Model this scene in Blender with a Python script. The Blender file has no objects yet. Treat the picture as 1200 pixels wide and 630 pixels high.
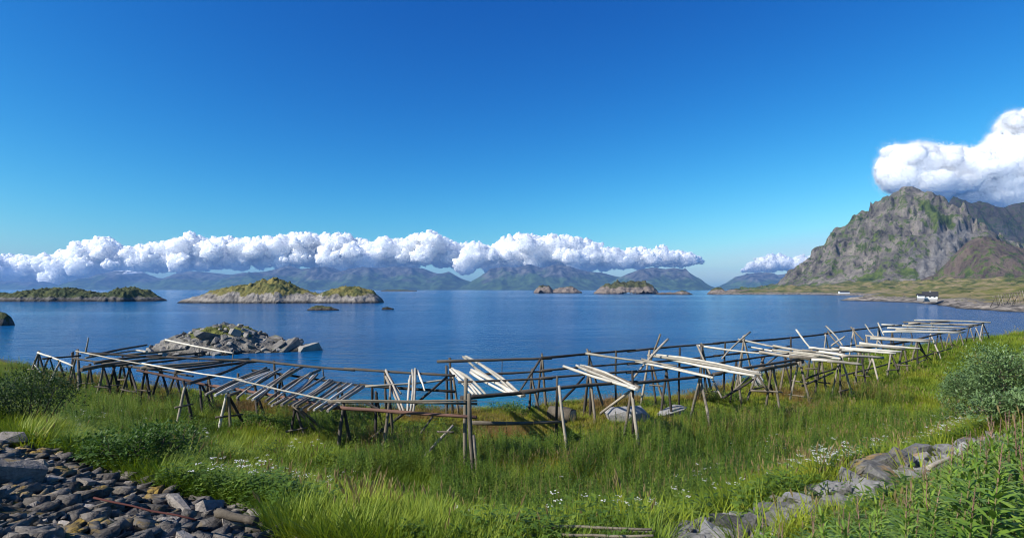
import bpy, bmesh, math, random
import numpy as np
from mathutils import Vector, Matrix

random.seed(7)
RNG = np.random.default_rng(7)
R = math.radians

# ------------------------------------------------------------------ camera, sky, sun, exposure
SC = bpy.context.scene
COL = SC.collection
EYE = 8.5                      # metres above the sea
FPX, CX, HY = 650.0, 600.0, 339.0   # focal length and horizon of the 1200 px wide photograph

cam_d = bpy.data.cameras.new("camera")
cam_d.sensor_width = 36.0
cam_d.lens = 36.0 * FPX / 1200.0
cam_d.shift_y = (HY - 315.0) / 1200.0
cam_d.clip_start = 0.05
cam_d.clip_end = 80000.0
cam = bpy.data.objects.new("camera", cam_d)
cam.location = (0, 0, EYE)
cam.rotation_euler = (R(90), 0, 0)
COL.objects.link(cam)
SC.camera = cam

SUN_AZ, SUN_EL = R(-117), R(37)      # azimuth clockwise from straight ahead (+y)
sun_vec = Vector((math.sin(SUN_AZ) * math.cos(SUN_EL), math.cos(SUN_AZ) * math.cos(SUN_EL), math.sin(SUN_EL)))

SKY_TONE = ((3.6, 3.1), (1.62, 1.77), (1.11, 1.09))   # gain, power for red, green, blue
world = bpy.data.worlds.new("World")
SC.world = world
world.use_nodes = True
wn = world.node_tree
wn.nodes.clear()
w_out = wn.nodes.new("ShaderNodeOutputWorld")
w_bg = wn.nodes.new("ShaderNodeBackground")
w_sky = wn.nodes.new("ShaderNodeTexSky")
w_sky.sky_type = 'NISHITA'
w_sky.sun_disc = False
w_sky.sun_elevation = SUN_EL
w_sky.sun_rotation = SUN_AZ
w_sky.altitude = 0
w_sky.air_density = 1.0
w_sky.dust_density = 0.8
w_sky.ozone_density = 3.0
w_bg.inputs['Strength'].default_value = 0.1
# the photograph's clear, deep northern blue: the same tone curve over the whole sky
w_sep = wn.nodes.new("ShaderNodeSeparateColor"); w_com = wn.nodes.new("ShaderNodeCombineColor")
wn.links.new(w_sky.outputs[0], w_sep.inputs[0])
for k, (gain, gam) in enumerate(SKY_TONE):
    w_p = wn.nodes.new("ShaderNodeMath"); w_p.operation = 'POWER'; w_p.inputs[1].default_value = gam
    w_m = wn.nodes.new("ShaderNodeMath"); w_m.operation = 'MULTIPLY'; w_m.inputs[1].default_value = gain * 0.1 ** gam / 0.1
    wn.links.new(w_sep.outputs[k], w_p.inputs[0]); wn.links.new(w_p.outputs[0], w_m.inputs[0]); w_x = wn.nodes.new('ShaderNodeMath'); w_x.operation = 'MINIMUM'; w_x.inputs[1].default_value = (4.2, 6.2, 8.2)[k]
    wn.links.new(w_m.outputs[0], w_x.inputs[0]); wn.links.new(w_x.outputs[0], w_com.inputs[k])
wn.links.new(w_com.outputs[0], w_bg.inputs['Color'])
wn.links.new(w_bg.outputs[0], w_out.inputs[0])

sun_d = bpy.data.lights.new("sun", 'SUN')
sun_d.energy = 5.0
sun_d.angle = R(0.5)
sun_d.color = (1.0, 0.965, 0.90)
sun = bpy.data.objects.new("sun", sun_d)
sun.rotation_euler = (-sun_vec).to_track_quat('-Z', 'Y').to_euler()
COL.objects.link(sun)

SC.view_settings.view_transform = 'Standard'
SC.view_settings.look = 'None'
SC.view_settings.exposure = 0.55
SC.view_settings.gamma = 1.0
SC.view_settings.use_curve_mapping = False
SC.render.engine = 'CYCLES'
SC.cycles.pixel_filter_type = 'BLACKMAN_HARRIS'
SC.cycles.filter_width = 1.05
SC.cycles.use_denoising = True
SC.cycles.denoiser = 'OPENIMAGEDENOISE'
SC.cycles.max_bounces = 6
SC.cycles.diffuse_bounces = 3
SC.cycles.glossy_bounces = 3
SC.cycles.transmission_bounces = 3
SC.cycles.transparent_max_bounces = 24
SC.cycles.volume_bounces = 0
SC.cycles.sample_clamp_indirect = 6.0

# ------------------------------------------------------------------ noise
_perm = RNG.permutation(512).astype(np.int64)
_grad = RNG.normal(size=(512, 3)); _grad /= np.linalg.norm(_grad, axis=1)[:, None]

def perlin(x, y, z=0.0):
    x = np.asarray(x, float); y = np.asarray(y, float); z = np.asarray(z, float) + np.zeros_like(x)
    xi = np.floor(x).astype(np.int64); yi = np.floor(y).astype(np.int64); zi = np.floor(z).astype(np.int64)
    xf, yf, zf = x - xi, y - yi, z - zi
    f = lambda t: t * t * t * (t * (t * 6 - 15) + 10)
    u, v, w = f(xf), f(yf), f(zf)
    def g(dx, dy, dz):
        h = _perm[(_perm[(_perm[(xi + dx) & 511] + yi + dy) & 511] + zi + dz) & 511]
        gr = _grad[h]
        return gr[..., 0] * (xf - dx) + gr[..., 1] * (yf - dy) + gr[..., 2] * (zf - dz)
    l = lambda a, b, t: a + t * (b - a)
    return l(l(l(g(0, 0, 0), g(1, 0, 0), u), l(g(0, 1, 0), g(1, 1, 0), u), v),
             l(l(g(0, 0, 1), g(1, 0, 1), u), l(g(0, 1, 1), g(1, 1, 1), u), v), w)

def fbm(x, y, z=0.0, octv=5, gain=0.5, lac=2.03):
    a, s, fr = 1.0, 0.0, 1.0
    for _ in range(octv):
        s = s + a * perlin(np.asarray(x) * fr, np.asarray(y) * fr, np.asarray(z) * fr)
        a *= gain; fr *= lac
    return s

def ridged(x, y, z=0.0, octv=5, gain=0.5):
    a, s, fr = 1.0, 0.0, 1.0
    for _ in range(octv):
        s = s + a * (1 - 2.2 * np.abs(perlin(np.asarray(x) * fr, np.asarray(y) * fr, np.asarray(z) * fr)))
        a *= gain; fr *= 2.07
    return s

def sstep(a, b, x):
    t = np.clip((np.asarray(x, float) - a) / (b - a), 0, 1)
    return t * t * (3 - 2 * t)

# ------------------------------------------------------------------ the lie of the land (metres, sea level 0)
EDGE = np.array([(-140, 90), (-60, 52), (-37, 41), (-31, 37), (-18.5, 31), (-10, 27.6), (-5, 25.6), (0, 26.2), (4, 27.2), (9, 29),
                 (17, 36), (30, 46), (49, 58.5), (80, 80), (150, 128)], float)

def s_of(x, y):
    return y - 0.62 * (np.sqrt(np.asarray(x, float) ** 2 + 3.0) - 1.0)

def edge_y(x):
    return np.interp(x, EDGE[:, 0], EDGE[:, 1])

def zg(x, y):
    x = np.asarray(x, float); y = np.asarray(y, float)
    s = s_of(x, y)
    z = np.interp(s, [-20, -5, 0, 3, 5.5, 6.6, 8, 10, 12.5, 30], [6.75, 6.7, 6.55, 6.05, 5.4, 5.12, 4.35, 3.55, 3.1, 3.05])
    z = z + 0.22 * fbm(x * 0.22, y * 0.22, 1.3, 3) + 0.05 * fbm(x * 1.1, y * 1.1, 4.1, 2)
    d = y - edge_y(x) + 1.3 * fbm(x * 0.16, y * 0.05, 9.2, 3)
    return z - 5.6 * sstep(-0.8, 6.5, d) ** 1.1

def pz(u, v, z):
    """point on the photograph's ray (u, v) at height z"""
    y = (EYE - z) * FPX / (v - HY)
    return Vector(((u - CX) / FPX * y, y, z))

def pd(u, v, y):
    """point on the photograph's ray (u, v) at depth y"""
    return Vector(((u - CX) / FPX * y, y, EYE - (v - HY) / FPX * y))

_ys = np.concatenate([np.arange(1.5, 30, 0.02), np.arange(30, 120, 0.1)])
def gp(u, v, lift=0.22):
    """where the ray through a pixel meets the ground (cover of height lift)"""
    xs = (u - CX) / FPX * _ys
    zs = EYE - (v - HY) / FPX * _ys
    hit = np.nonzero(zs < zg(xs, _ys) + lift)[0]
    k = hit[0] if len(hit) else len(_ys) - 1
    return Vector((xs[k], _ys[k], float(zg(xs[k], _ys[k]))))

def to_px(x, y, z):
    return CX + FPX * x / y, HY + FPX * (EYE - z) / y

# ------------------------------------------------------------------ object helpers
def tag(o, label=None, cat=None, group=None, kind=None):
    if label: o["label"] = label
    if cat: o["category"] = cat
    if group: o["group"] = group
    if kind: o["kind"] = kind
    return o

def mesh_obj(name, verts, faces, mat, parent=None, smooth=False, link=True):
    me = bpy.data.meshes.new(name)
    if isinstance(verts, np.ndarray) and isinstance(faces, np.ndarray):
        me.vertices.add(len(verts)); me.vertices.foreach_set("co", verts.astype(np.float32).ravel())
        k = faces.shape[1]; n = len(faces)
        me.loops.add(n * k); me.loops.foreach_set("vertex_index", faces.astype(np.int32).ravel())
        me.polygons.add(n)
        me.polygons.foreach_set("loop_start", np.arange(0, n * k, k, dtype=np.int32))
        me.polygons.foreach_set("loop_total", np.full(n, k, dtype=np.int32))
        me.update(calc_edges=True); me.validate()
    else:
        me.from_pydata([tuple(v) for v in verts], [], faces)
    if smooth:
        me.polygons.foreach_set("use_smooth", np.ones(len(me.polygons), dtype=bool))
    if mat is not None:
        me.materials.append(mat)
    o = bpy.data.objects.new(name, me)
    if link: COL.objects.link(o)
    if parent is not None: o.parent = parent
    return o

def empty(name, loc=(0, 0, 0), rz=0.0):
    o = bpy.data.objects.new(name, None)
    o.location = loc; o.rotation_euler = (0, 0, rz)
    o.empty_display_size = 0.2
    COL.objects.link(o)
    return o

def grid_faces(nu, nv):
    i = np.arange(nu - 1)[:, None] * nv + np.arange(nv - 1)[None, :]
    i = i.ravel()
    return np.stack([i, i + nv, i + nv + 1, i + 1], axis=1)

def vattr(o, name, vals):
    a = o.data.attributes.new(name, 'FLOAT', 'POINT')
    a.data.foreach_set("value", np.asarray(vals, np.float32).ravel())

# ------------------------------------------------------------------ materials
class NT:
    def __init__(self, name):
        self.m = bpy.data.materials.new(name); self.m.use_nodes = True
        self.t = self.m.node_tree; self.t.nodes.clear()
        self.out = self.t.nodes.new("ShaderNodeOutputMaterial")
    def n(self, typ, **kw):
        nd = self.t.nodes.new(typ)
        for k, v in kw.items():
            if k.startswith("i_"):
                key = k[2:]
                nd.inputs[int(key) if key.isdigit() else key.replace("_", " ")].default_value = v
            else:
                setattr(nd, k, v)
        return nd
    def l(self, a, b): self.t.links.new(a, b); return self
    def pos(self): return self.n("ShaderNodeNewGeometry").outputs["Position"]
    def obj(self): return self.n("ShaderNodeTexCoord").outputs["Object"]
    def mapped(self, src, scale=(1, 1, 1), rot=(0, 0, 0)):
        mp = self.n("ShaderNodeMapping"); mp.inputs["Scale"].default_value = scale; mp.inputs["Rotation"].default_value = rot
        self.l(src, mp.inputs["Vector"]); return mp.outputs[0]
    def noise(self, src, scale, detail=4, rough=0.55, dist=0.0):
        nd = self.n("ShaderNodeTexNoise"); nd.inputs["Scale"].default_value = scale; nd.inputs["Detail"].default_value = detail
        nd.inputs["Roughness"].default_value = rough; nd.inputs["Distortion"].default_value = dist
        self.l(src, nd.inputs["Vector"]); return nd.outputs[0]
    def ramp(self, fac, stops):
        nd = self.n("ShaderNodeValToRGB"); cr = nd.color_ramp
        while len(cr.elements) > 1: cr.elements.remove(cr.elements[-1])
        cr.elements[0].position = stops[0][0]; cr.elements[0].color = (*stops[0][1], 1)
        for p, c in stops[1:]:
            e = cr.elements.new(p); e.color = (*c, 1)
        self.l(fac, nd.inputs[0]); return nd.outputs[0]
    def mix(self, fac, a, b, blend='MIX'):
        nd = self.n("ShaderNodeMix", data_type='RGBA', blend_type=blend)
        for s, v in ((nd.inputs[0], fac), (nd.inputs[6], a), (nd.inputs[7], b)):
            if isinstance(v, (int, float)): s.default_value = v
            elif isinstance(v, tuple): s.default_value = (*v, 1)
            else: self.l(v, s)
        return nd.outputs[2]
    def math(self, op, a, b=None, clamp=False):
        nd = self.n("ShaderNodeMath", operation=op, use_clamp=clamp)
        for s, v in ((nd.inputs[0], a), (nd.inputs[1], b)):
            if v is None: continue
            if isinstance(v, (int, float)): s.default_value = v
            else: self.l(v, s)
        return nd.outputs[0]
    def attr(self, name, typ='GEOMETRY'):
        nd = self.n("ShaderNodeAttribute", attribute_name=name, attribute_type=typ); return nd.outputs["Fac"]
    def bump(self, h, strength, dist):
        nd = self.n("ShaderNodeBump"); nd.inputs["Strength"].default_value = strength; nd.inputs["Distance"].default_value = dist
        self.l(h, nd.inputs["Height"]); return nd.outputs[0]
    def principled(self, col, rough=0.8, spec=0.3, normal=None):
        p = self.n("ShaderNodeBsdfPrincipled")
        p.inputs["Specular IOR Level"].default_value = spec
        for s, v in ((p.inputs["Base Color"], col), (p.inputs["Roughness"], rough)):
            if isinstance(v, (int, float)): s.default_value = v
            elif isinstance(v, tuple): s.default_value = (*v, 1)
            else: self.l(v, s)
        if normal is not None: self.l(normal, p.inputs["Normal"])
        self.l(p.outputs[0], self.out.inputs[0]); return p

def mat_wood(name, dark, light, streak=3.0):
    t = NT(name)
    rnd = t.n("ShaderNodeObjectInfo").outputs["Random"]
    g = t.pos()
    a = t.noise(g, 2.2, 5, 0.65)
    b = t.noise(t.mapped(g, (9, 9, 9)), 2.0, 3, 0.6, 1.5)
    f = t.math('ADD', t.math('MULTIPLY', a, 0.7), t.math('MULTIPLY', b, 0.35))
    f = t.math('ADD', f, t.math('MULTIPLY', t.math('SUBTRACT', rnd, 0.5), 0.5))
    c = t.ramp(f, [(0.28, dark), (0.72, light)])
    t.principled(c, 0.85, 0.2, t.bump(b, 0.5, 0.02))
    return t.m

M_WHITE = mat_wood("bleached_wood", (0.25, 0.222, 0.175), (0.55, 0.505, 0.425))
M_GREY = mat_wood("weathered_wood", (0.115, 0.095, 0.072), (0.34, 0.295, 0.235))
M_POST = mat_wood("post_wood", (0.05, 0.04, 0.03), (0.18, 0.15, 0.11))
M_DARK = mat_wood("dark_wood", (0.025, 0.021, 0.018), (0.085, 0.072, 0.06))
M_RED = mat_wood("reddish_wood", (0.05, 0.028, 0.022), (0.14, 0.075, 0.055))

def mat_rock(name, dark, light, lichen=(0.30, 0.19, 0.03), lich_at=0.62, scale=1.0, per_obj=True):
    t = NT(name)
    g = t.pos()
    n1 = t.noise(g, 1.7 * scale, 6, 0.62)
    n2 = t.noise(g, 14 * scale, 4, 0.65)
    f = t.math('ADD', t.math('MULTIPLY', n1, 0.65), t.math('MULTIPLY', n2, 0.4))
    if per_obj:
        rnd = t.n("ShaderNodeObjectInfo").outputs["Random"]
        f = t.math('ADD', f, t.math('MULTIPLY', t.math('SUBTRACT', rnd, 0.5), 0.35))
    c = t.ramp(f, [(0.3, dark), (0.55, tuple(0.5 * (a + b) for a, b in zip(dark, light))), (0.78, light)])
    ln = t.noise(t.mapped(g, (1, 1, 1.5)), 1.3 * scale, 5, 0.7)
    lm = t.ramp(ln, [(lich_at, (0, 0, 0)), (lich_at + 0.09, (1, 1, 1))])
    nz = t.n("ShaderNodeSeparateXYZ"); t.l(t.n("ShaderNodeNewGeometry").outputs["Normal"], nz.inputs[0])
    lm = t.math('MULTIPLY', lm, t.math('SMOOTH_MAX', nz.outputs[2], 0.0))
    c = t.mix(t.math('MULTIPLY', lm, 0.85), c, lichen)
    cr = t.n('ShaderNodeTexVoronoi', feature='DISTANCE_TO_EDGE'); cr.inputs['Scale'].default_value = 5.0 * scale
    wv = t.n('ShaderNodeVectorMath', operation='MULTIPLY_ADD'); wv.inputs[1].default_value = (0.5, 0.5, 0.5)
    nv = t.n('ShaderNodeTexNoise'); nv.inputs['Scale'].default_value = 3.0 * scale; t.l(g, nv.inputs['Vector']); t.l(nv.outputs['Color'], wv.inputs[0]); t.l(g, wv.inputs[2])
    t.l(t.mapped(wv.outputs[0], (1, 1, 2.6), (0.4, 0.3, 0)), cr.inputs['Vector'])
    crk = t.ramp(cr.outputs[0], [(0.0, (0, 0, 0)), (0.035, (1, 1, 1))])
    c = t.mix(0.10, c, t.mix(crk, (0.2, 0.2, 0.2), (1.0, 1.0, 1.0)), 'MULTIPLY')
    hh = t.math('ADD', f, t.math('MULTIPLY', crk, 0.07))
    t.principled(c, 0.88, 0.2, t.bump(hh, 0.9, 0.09 / scale))
    return t.m

M_SCREE = mat_rock("scree_rock", (0.042, 0.036, 0.03), (0.32, 0.28, 0.24), lich_at=0.545)
M_OUTC = mat_rock("outcrop_rock", (0.05, 0.047, 0.043), (0.29, 0.275, 0.255), lichen=(0.28, 0.17, 0.05), lich_at=0.57)
M_SKERRY = mat_rock("skerry_rock", (0.07, 0.065, 0.06), (0.34, 0.31, 0.27), lichen=(0.12, 0.14, 0.03), lich_at=0.58, scale=0.5)
M_BOULD = mat_rock("boulder_rock", (0.12, 0.115, 0.11), (0.42, 0.40, 0.37), lich_at=0.7)

# ------------------------------------------------------------------ sea
def make_sea():
    t = NT("sea_water")
    g = t.pos()
    streak = t.noise(t.mapped(g, (0.0016, 0.0105, 1)), 1.0, 5, 0.6, 0.6)
    calm = t.ramp(streak, [(0.46, (1, 1, 1)), (0.62, (0.14, 0.14, 0.14))])
    w1 = t.noise(t.mapped(g, (0.55, 0.9, 1)), 1.0, 5, 0.62, 0.4)
    w2 = t.noise(t.mapped(g, (0.07, 0.12, 1)), 1.0, 3, 0.5)
    w3 = t.noise(t.mapped(g, (0.10, 0.42, 1)), 1.0, 4, 0.6, 0.3)
    h = t.math('ADD', t.math('ADD', w1, t.math('MULTIPLY', w2, 1.2)), t.math('MULTIPLY', w3, 1.6))
    bp = t.n("ShaderNodeBump"); bp.inputs["Distance"].default_value = 1.1
    t.l(h, bp.inputs["Height"]); t.l(t.math('MULTIPLY', calm, 0.85), bp.inputs["Strength"])
    # the colour of the water body: sandy shallows by the bank are teal, deep water navy
    sep = t.n("ShaderNodeSeparateXYZ"); t.l(g, sep.inputs[0])
    dx = t.math('SUBTRACT', sep.outputs[0], 4.0); dy = t.math('SUBTRACT', sep.outputs[1], 24.0)
    dist = t.math('SQRT', t.math('ADD', t.math('MULTIPLY', t.math('MULTIPLY', dx, dx), 0.35), t.math('MULTIPLY', dy, dy)))
    dist = t.math('ADD', dist, t.math('MULTIPLY', t.noise(g, 0.06, 3), 18.0))
    col = t.ramp(t.math('MULTIPLY', dist, 0.012), [(0.22, (0.004, 0.15, 0.20)), (0.45, (0.003, 0.09, 0.22)), (0.9, (0.002, 0.075, 0.21))])
    p = t.principled(col, 0.12, 0.5, bp.outputs[0])
    p.inputs["IOR"].default_value = 1.33
    X, Y0, Y1 = 15500, -2500, 12600
    xs = np.linspace(-X, X, 3); ys = np.array([Y0, 400, Y1], float)
    gx, gy = np.meshgrid(xs, ys, indexing='ij')
    v = np.stack([gx.ravel(), gy.ravel(), np.zeros(gx.size)], 1)
    o = mesh_obj("sea", v, grid_faces(3, 3), t.m)
    tag(o, kind="structure", label="blue rippled sea stretching to the far mountains")
make_sea()

# ------------------------------------------------------------------ near ground
def make_ground():
    xs = np.concatenate([np.arange(-130, -45, 2.0), np.arange(-45, 60, 0.45), np.arange(60, 140, 2.0)])
    ys = np.concatenate([np.arange(-30, 2, 2.0), np.arange(2, 66, 0.45), np.arange(66, 135, 1.5)])
    gx, gy = np.meshgrid(xs, ys, indexing='ij')
    gz = zg(gx, gy)
    v = np.stack([gx.ravel(), gy.ravel(), gz.ravel()], 1)
    t = NT("soil")
    g = t.pos()
    n = t.noise(g, 0.5, 6, 0.65); n2 = t.noise(g, 6, 4, 0.6)
    c = t.ramp(t.math('ADD', t.math('MULTIPLY', n, 0.7), t.math('MULTIPLY', n2, 0.35)),
               [(0.35, (0.022, 0.030, 0.008)), (0.52, (0.05, 0.06, 0.014)), (0.7, (0.10, 0.085, 0.03))])
    sep = t.n("ShaderNodeSeparateXYZ"); t.l(g, sep.inputs[0])
    low = t.math('MULTIPLY', t.math('SUBTRACT', 2.4, sep.outputs[2]), 0.9, clamp=True)
    c = t.mix(low, c, t.ramp(n2, [(0.35, (0.06, 0.055, 0.05)), (0.7, (0.25, 0.22, 0.19))]))
    t.principled(c, 0.95, 0.1, t.bump(n2, 0.7, 0.08))
    o = mesh_obj("ground", v, grid_faces(len(xs), len(ys)), t.m, smooth=True)
    tag(o, kind="structure", label="grassy bank sloping down to the shore")
make_ground()

# ------------------------------------------------------------------ islands
def mat_island(name, rock_d, rock_l, veg_d, veg_l, haze=0.0):
    t = NT(name)
    g = t.pos()
    n1 = t.noise(t.mapped(g, (1, 1, 2.5)), 0.16, 6, 0.65); n2 = t.noise(g, 0.6, 5, 0.65)
    f = t.math('ADD', t.math('MULTIPLY', n1, 0.6), t.math('MULTIPLY', n2, 0.45))
    rock = t.ramp(f, [(0.36, rock_d), (0.66, rock_l)])
    veg = t.ramp(t.noise(g, 0.11, 6, 0.65), [(0.38, veg_d), (0.5, tuple(0.5 * (a + b) for a, b in zip(veg_d, veg_l))), (0.64, veg_l)])
    va = t.attr("veg")
    m = t.ramp(t.math('ADD', va, t.math('MULTIPLY', t.math('SUBTRACT', n2, 0.5), 0.9)), [(0.42, (0, 0, 0)), (0.56, (1, 1, 1))])
    c = t.mix(m, rock, veg)
    wet = t.attr("wet")
    c = t.mix(wet, c, (0.018, 0.016, 0.013))
    t.principled(c, 0.9, 0.2, t.bump(f, 1.0, 1.6))
    return t.m

def island(name, label, prof, y0, thick, mat, veg0=0.45, rough=1.0, seed=0.0, step=0.6, veg_h=0.35, jag=0.0):
    """prof: outline in photo pixels (u, v of the crest); the foot lies in the water at depth y0"""
    prof = np.array(prof, float)
    xr = (prof[:, 0] - CX) / FPX * y0
    zr = (HY - prof[:, 1]) / FPX * y0 + EYE
    xs = np.arange(xr[0] - step * 6, xr[-1] + step * 6, step)
    ys = np.arange(-thick, thick + step, step)
    gx, gy = np.meshgrid(xs, ys, indexing='ij')
    nx = gx + 2.5 * rough * fbm(gx * 0.08, gy * 0.08, seed, 3)
    crest = np.interp(nx, xr, zr, left=-3, right=-3)
    if jag: crest = crest * (1 + jag * fbm(gx / (14 * step / 1.8), gy / (22 * step / 1.8), seed + 40, 4, 0.6))
    w = thick * (0.55 + 0.45 * np.clip(crest / zr.max(), 0, 1)) * (1 + 0.35 * fbm(gx * 0.05, gy * 0.05, seed + 3, 2))
    tt = np.clip(np.abs(gy) / w, 0, 1.4)
    z = crest - (np.maximum(crest, 0) + 1.5) * tt ** 2.2
    env = np.clip(crest / zr.max(), 0.15, 1)
    rs_ = max(1.0, step / 1.2)
    z = z + rough * env * (1.5 * (ridged(gx * 0.11 / rs_, gy * 0.11 / rs_, seed + 5, 5, 0.6) - 0.95) + 0.9 * fbm(gx * 0.5 / rs_, gy * 0.5 / rs_, seed, 4, 0.65))
    # steps where the sea has cut the rock
    z = np.where(z > 0, z + 0.6 * rough * np.abs(fbm(gx * 0.3 / rs_, gy * 0.3 / rs_, seed + 8, 4, 0.6)), z)
    z = np.maximum(z, -2.0)
    v = np.stack([gx.ravel(), (gy + y0 + thick * 0.6).ravel(), z.ravel()], 1)
    o = mesh_obj(name, v, grid_faces(len(xs), len(ys)), mat, smooth=False)
    hh = z / zr.max()
    veg = np.clip((hh - veg_h) * 2.2 + veg0 + 0.55 * fbm(gx * 0.12 / rs_, gy * 0.12 / rs_, seed + 20, 4, 0.6), 0, 1) * sstep(0.6 * rough, 1.8 * rough, z + 0.8 * rough * fbm(gx * 0.2 / rs_, gy * 0.2 / rs_, seed + 30, 3))
    vattr(o, "veg", veg)
    vattr(o, "wet", np.clip(1 - (z - 0.4 * min(2.0, y0 / 250)) / (0.8 * min(2.0, max(0.7, y0 / 250))), 0, 1))
    tag(o, label=label, kind="structure")
    o_grid[label] = (xs, ys + y0 + thick * 0.6, z)
    return o

o_grid = {}
M_ISL_A = mat_island("island_dark", (0.035, 0.032, 0.03), (0.16, 0.145, 0.13), (0.022, 0.035, 0.012), (0.09, 0.095, 0.03))
M_ISL_B = mat_island("island_heath", (0.08, 0.07, 0.062), (0.34, 0.30, 0.26), (0.05, 0.065, 0.02), (0.20, 0.165, 0.05))
M_ISL_C = mat_island("skerry_far", (0.035, 0.03, 0.028), (0.27, 0.215, 0.175), (0.025, 0.03, 0.014), (0.08, 0.08, 0.03))

island("island", "low dark green rocky island at the left edge of the sea",
       [(-60, 346), (-20, 345), (0, 346), (15, 343), (40, 341), (70, 341), (85, 345), (95, 344), (115, 346), (125, 342), (138, 339.5), (150, 341), (160, 346), (174, 353)],
       395, 22, M_ISL_A, 0.5, 1.7, 1.0, jag=0.1)
island("island", "heath covered island with pale rocky rim, largest of the islands",
       [(206, 352), (225, 347), (245, 342), (262, 338), (280, 336), (300, 332), (312, 330), (325, 333), (340, 339), (360, 344), (368, 346), (380, 341), (395, 339), (415, 339), (430, 343), (442, 352)],
       345, 20, M_ISL_B, 0.46, 1.7, 4.0, veg_h=0.40, jag=0.08)
island("skerry", "small bare skerry in front of the heath covered island",
       [(358, 363), (365, 360), (375, 359.5), (385, 360.5), (395, 363)], 225, 4, M_ISL_C, 0.0, 0.5, 7.0, 0.35)
island("skerry", "tiny flat skerry right of the small bare skerry",
       [(446, 361.5), (452, 360.5), (460, 361.7)], 233, 3, M_ISL_C, 0.0, 0.3, 8.0, 0.35)
island("skerry", "thin dark skerry low on the water right of the heath covered island",
       [(446, 340.2), (452, 339.6), (470, 339.5), (488, 340.3)], 2400, 22, M_ISL_A, 0.0, 0.5, 9.0, 4.0)
island("islet", "pair of low rocky islets left of the domed islet",
       [(626, 342), (632, 337), (638, 335), (644, 336.5), (648, 340), (656, 338.5), (664, 337), (672, 337), (682, 342)], 1250, 30, M_ISL_C, 0.2, 2.2, 11.0, 1.8, veg_h=0.75, jag=0.35)
island("islet", "domed rocky islet under the far mountains, in the middle distance",
       [(699, 342.5), (706, 337), (715, 334), (725, 332.5), (735, 332), (748, 331.5), (760, 332.5), (767, 335), (773, 342)], 1050, 34, M_ISL_C, 0.3, 2.6, 12.0, 1.8, veg_h=0.55, jag=0.3)
island("islet", "flat pale islet right of the domed islet",
       [(768, 345), (778, 343), (790, 343.5), (800, 341), (810, 343.5), (814, 345)], 900, 14, M_ISL_C, 0.1, 1.2, 13.0, 1.8, veg_h=0.7, jag=0.6)
island("islet", "low rocky islet at the foot of the cliff shore",
       [(832, 344), (838, 339), (846, 338.5), (852, 341), (862, 340), (880, 341), (900, 344)], 980, 16, M_ISL_C, 0.2, 1.6, 14.0, 1.8, veg_h=0.7, jag=0.6)
island("skerry", "dark rock just showing at the left edge of the sea",
       [(-25, 372), (-12, 367), (-4, 368), (3, 372), (5, 376)], 130, 2.5, M_ISL_A, 0.0, 0.35, 15.0, 0.22)

# ------------------------------------------------------------------ far mountain ranges
def mat_range(name):
    t = NT(name)
    g = t.pos()
    n1 = t.noise(g, 0.0022, 7, 0.62); n2 = t.noise(t.mapped(g, (1, 1, 0.35)), 0.009, 5, 0.65)
    va = t.attr("veg")
    f = t.math('ADD', va, t.math('MULTIPLY', t.math('SUBTRACT', n1, 0.5), 1.6))
    rock = t.ramp(n2, [(0.4, (0.018, 0.018, 0.02)), (0.62, (0.105, 0.10, 0.095))])
    green = t.ramp(n2, [(0.4, (0.014, 0.026, 0.012)), (0.62, (0.055, 0.092, 0.032))])
    c = t.mix(t.ramp(f, [(0.38, (0, 0, 0)), (0.6, (1, 1, 1))]), rock, green)
    snow = t.attr("snow")
    c = t.mix(snow, c, (0.8, 0.82, 0.85))
    t.principled(c, 0.95, 0.1)
    return t.m
M_RANGE = mat_range("far_mountain_side")

def mrange(label, prof, Y, W, seed, snow_at=None, ns=220):
    prof = np.array(prof, float)
    us = np.linspace(prof[0, 0], prof[-1, 0], ns)
    vs = np.interp(us, prof[:, 0], prof[:, 1])
    zr = (HY - vs) / FPX * Y + EYE
    xr = (us - CX) / FPX * Y
    tt = np.concatenate([np.linspace(-1, -0.06, 44), [0.0], np.linspace(0.1, 1, 10)])
    gs, gt = np.meshgrid(np.arange(ns), tt, indexing='ij')
    at = np.abs(gt)
    x = xr[gs] + 0 * gt
    y = Y + gt * W * (0.55 + 0.45 * zr[gs] / zr.max()) + 0.16 * W * fbm(x / 900, gt * 0, seed, 3)
    z = zr[gs] * (1 - at ** 0.85)
    amp = zr[gs] * np.clip(at * 3.5, 0, 1) * (1 - at) ** 0.6
    z = z + amp * 0.5 * (ridged(x / 600, y / 900, seed, 5, 0.45) - 0.8) + 14 * np.clip(1 - at, 0, 1) * fbm(x / 140, y / 140, seed + 2, 3) * np.clip(at * 8 + 0.25, 0, 1)
    z = np.where(at > 0.985, -1.5, z)
    v = np.stack([x.ravel(), y.ravel(), z.ravel()], 1)
    o = mesh_obj("mountain_range", v, grid_faces(ns, len(tt)), M_RANGE, smooth=True)
    vattr(o, "veg", np.clip(0.95 - z / zr.max() * 0.9, 0, 1))
    sn = np.zeros_like(z)
    if snow_at:
        u = CX + FPX * x / y
        sn = np.exp(-((u - snow_at[0]) / snow_at[2]) ** 2) * np.clip((z / zr.max() - 0.72) * 6, 0, 1) * (fbm(x / 120, y / 200, 3.3, 3) > 0.02)
    vattr(o, "snow", sn)
    tag(o, label=label, kind="structure")

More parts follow.
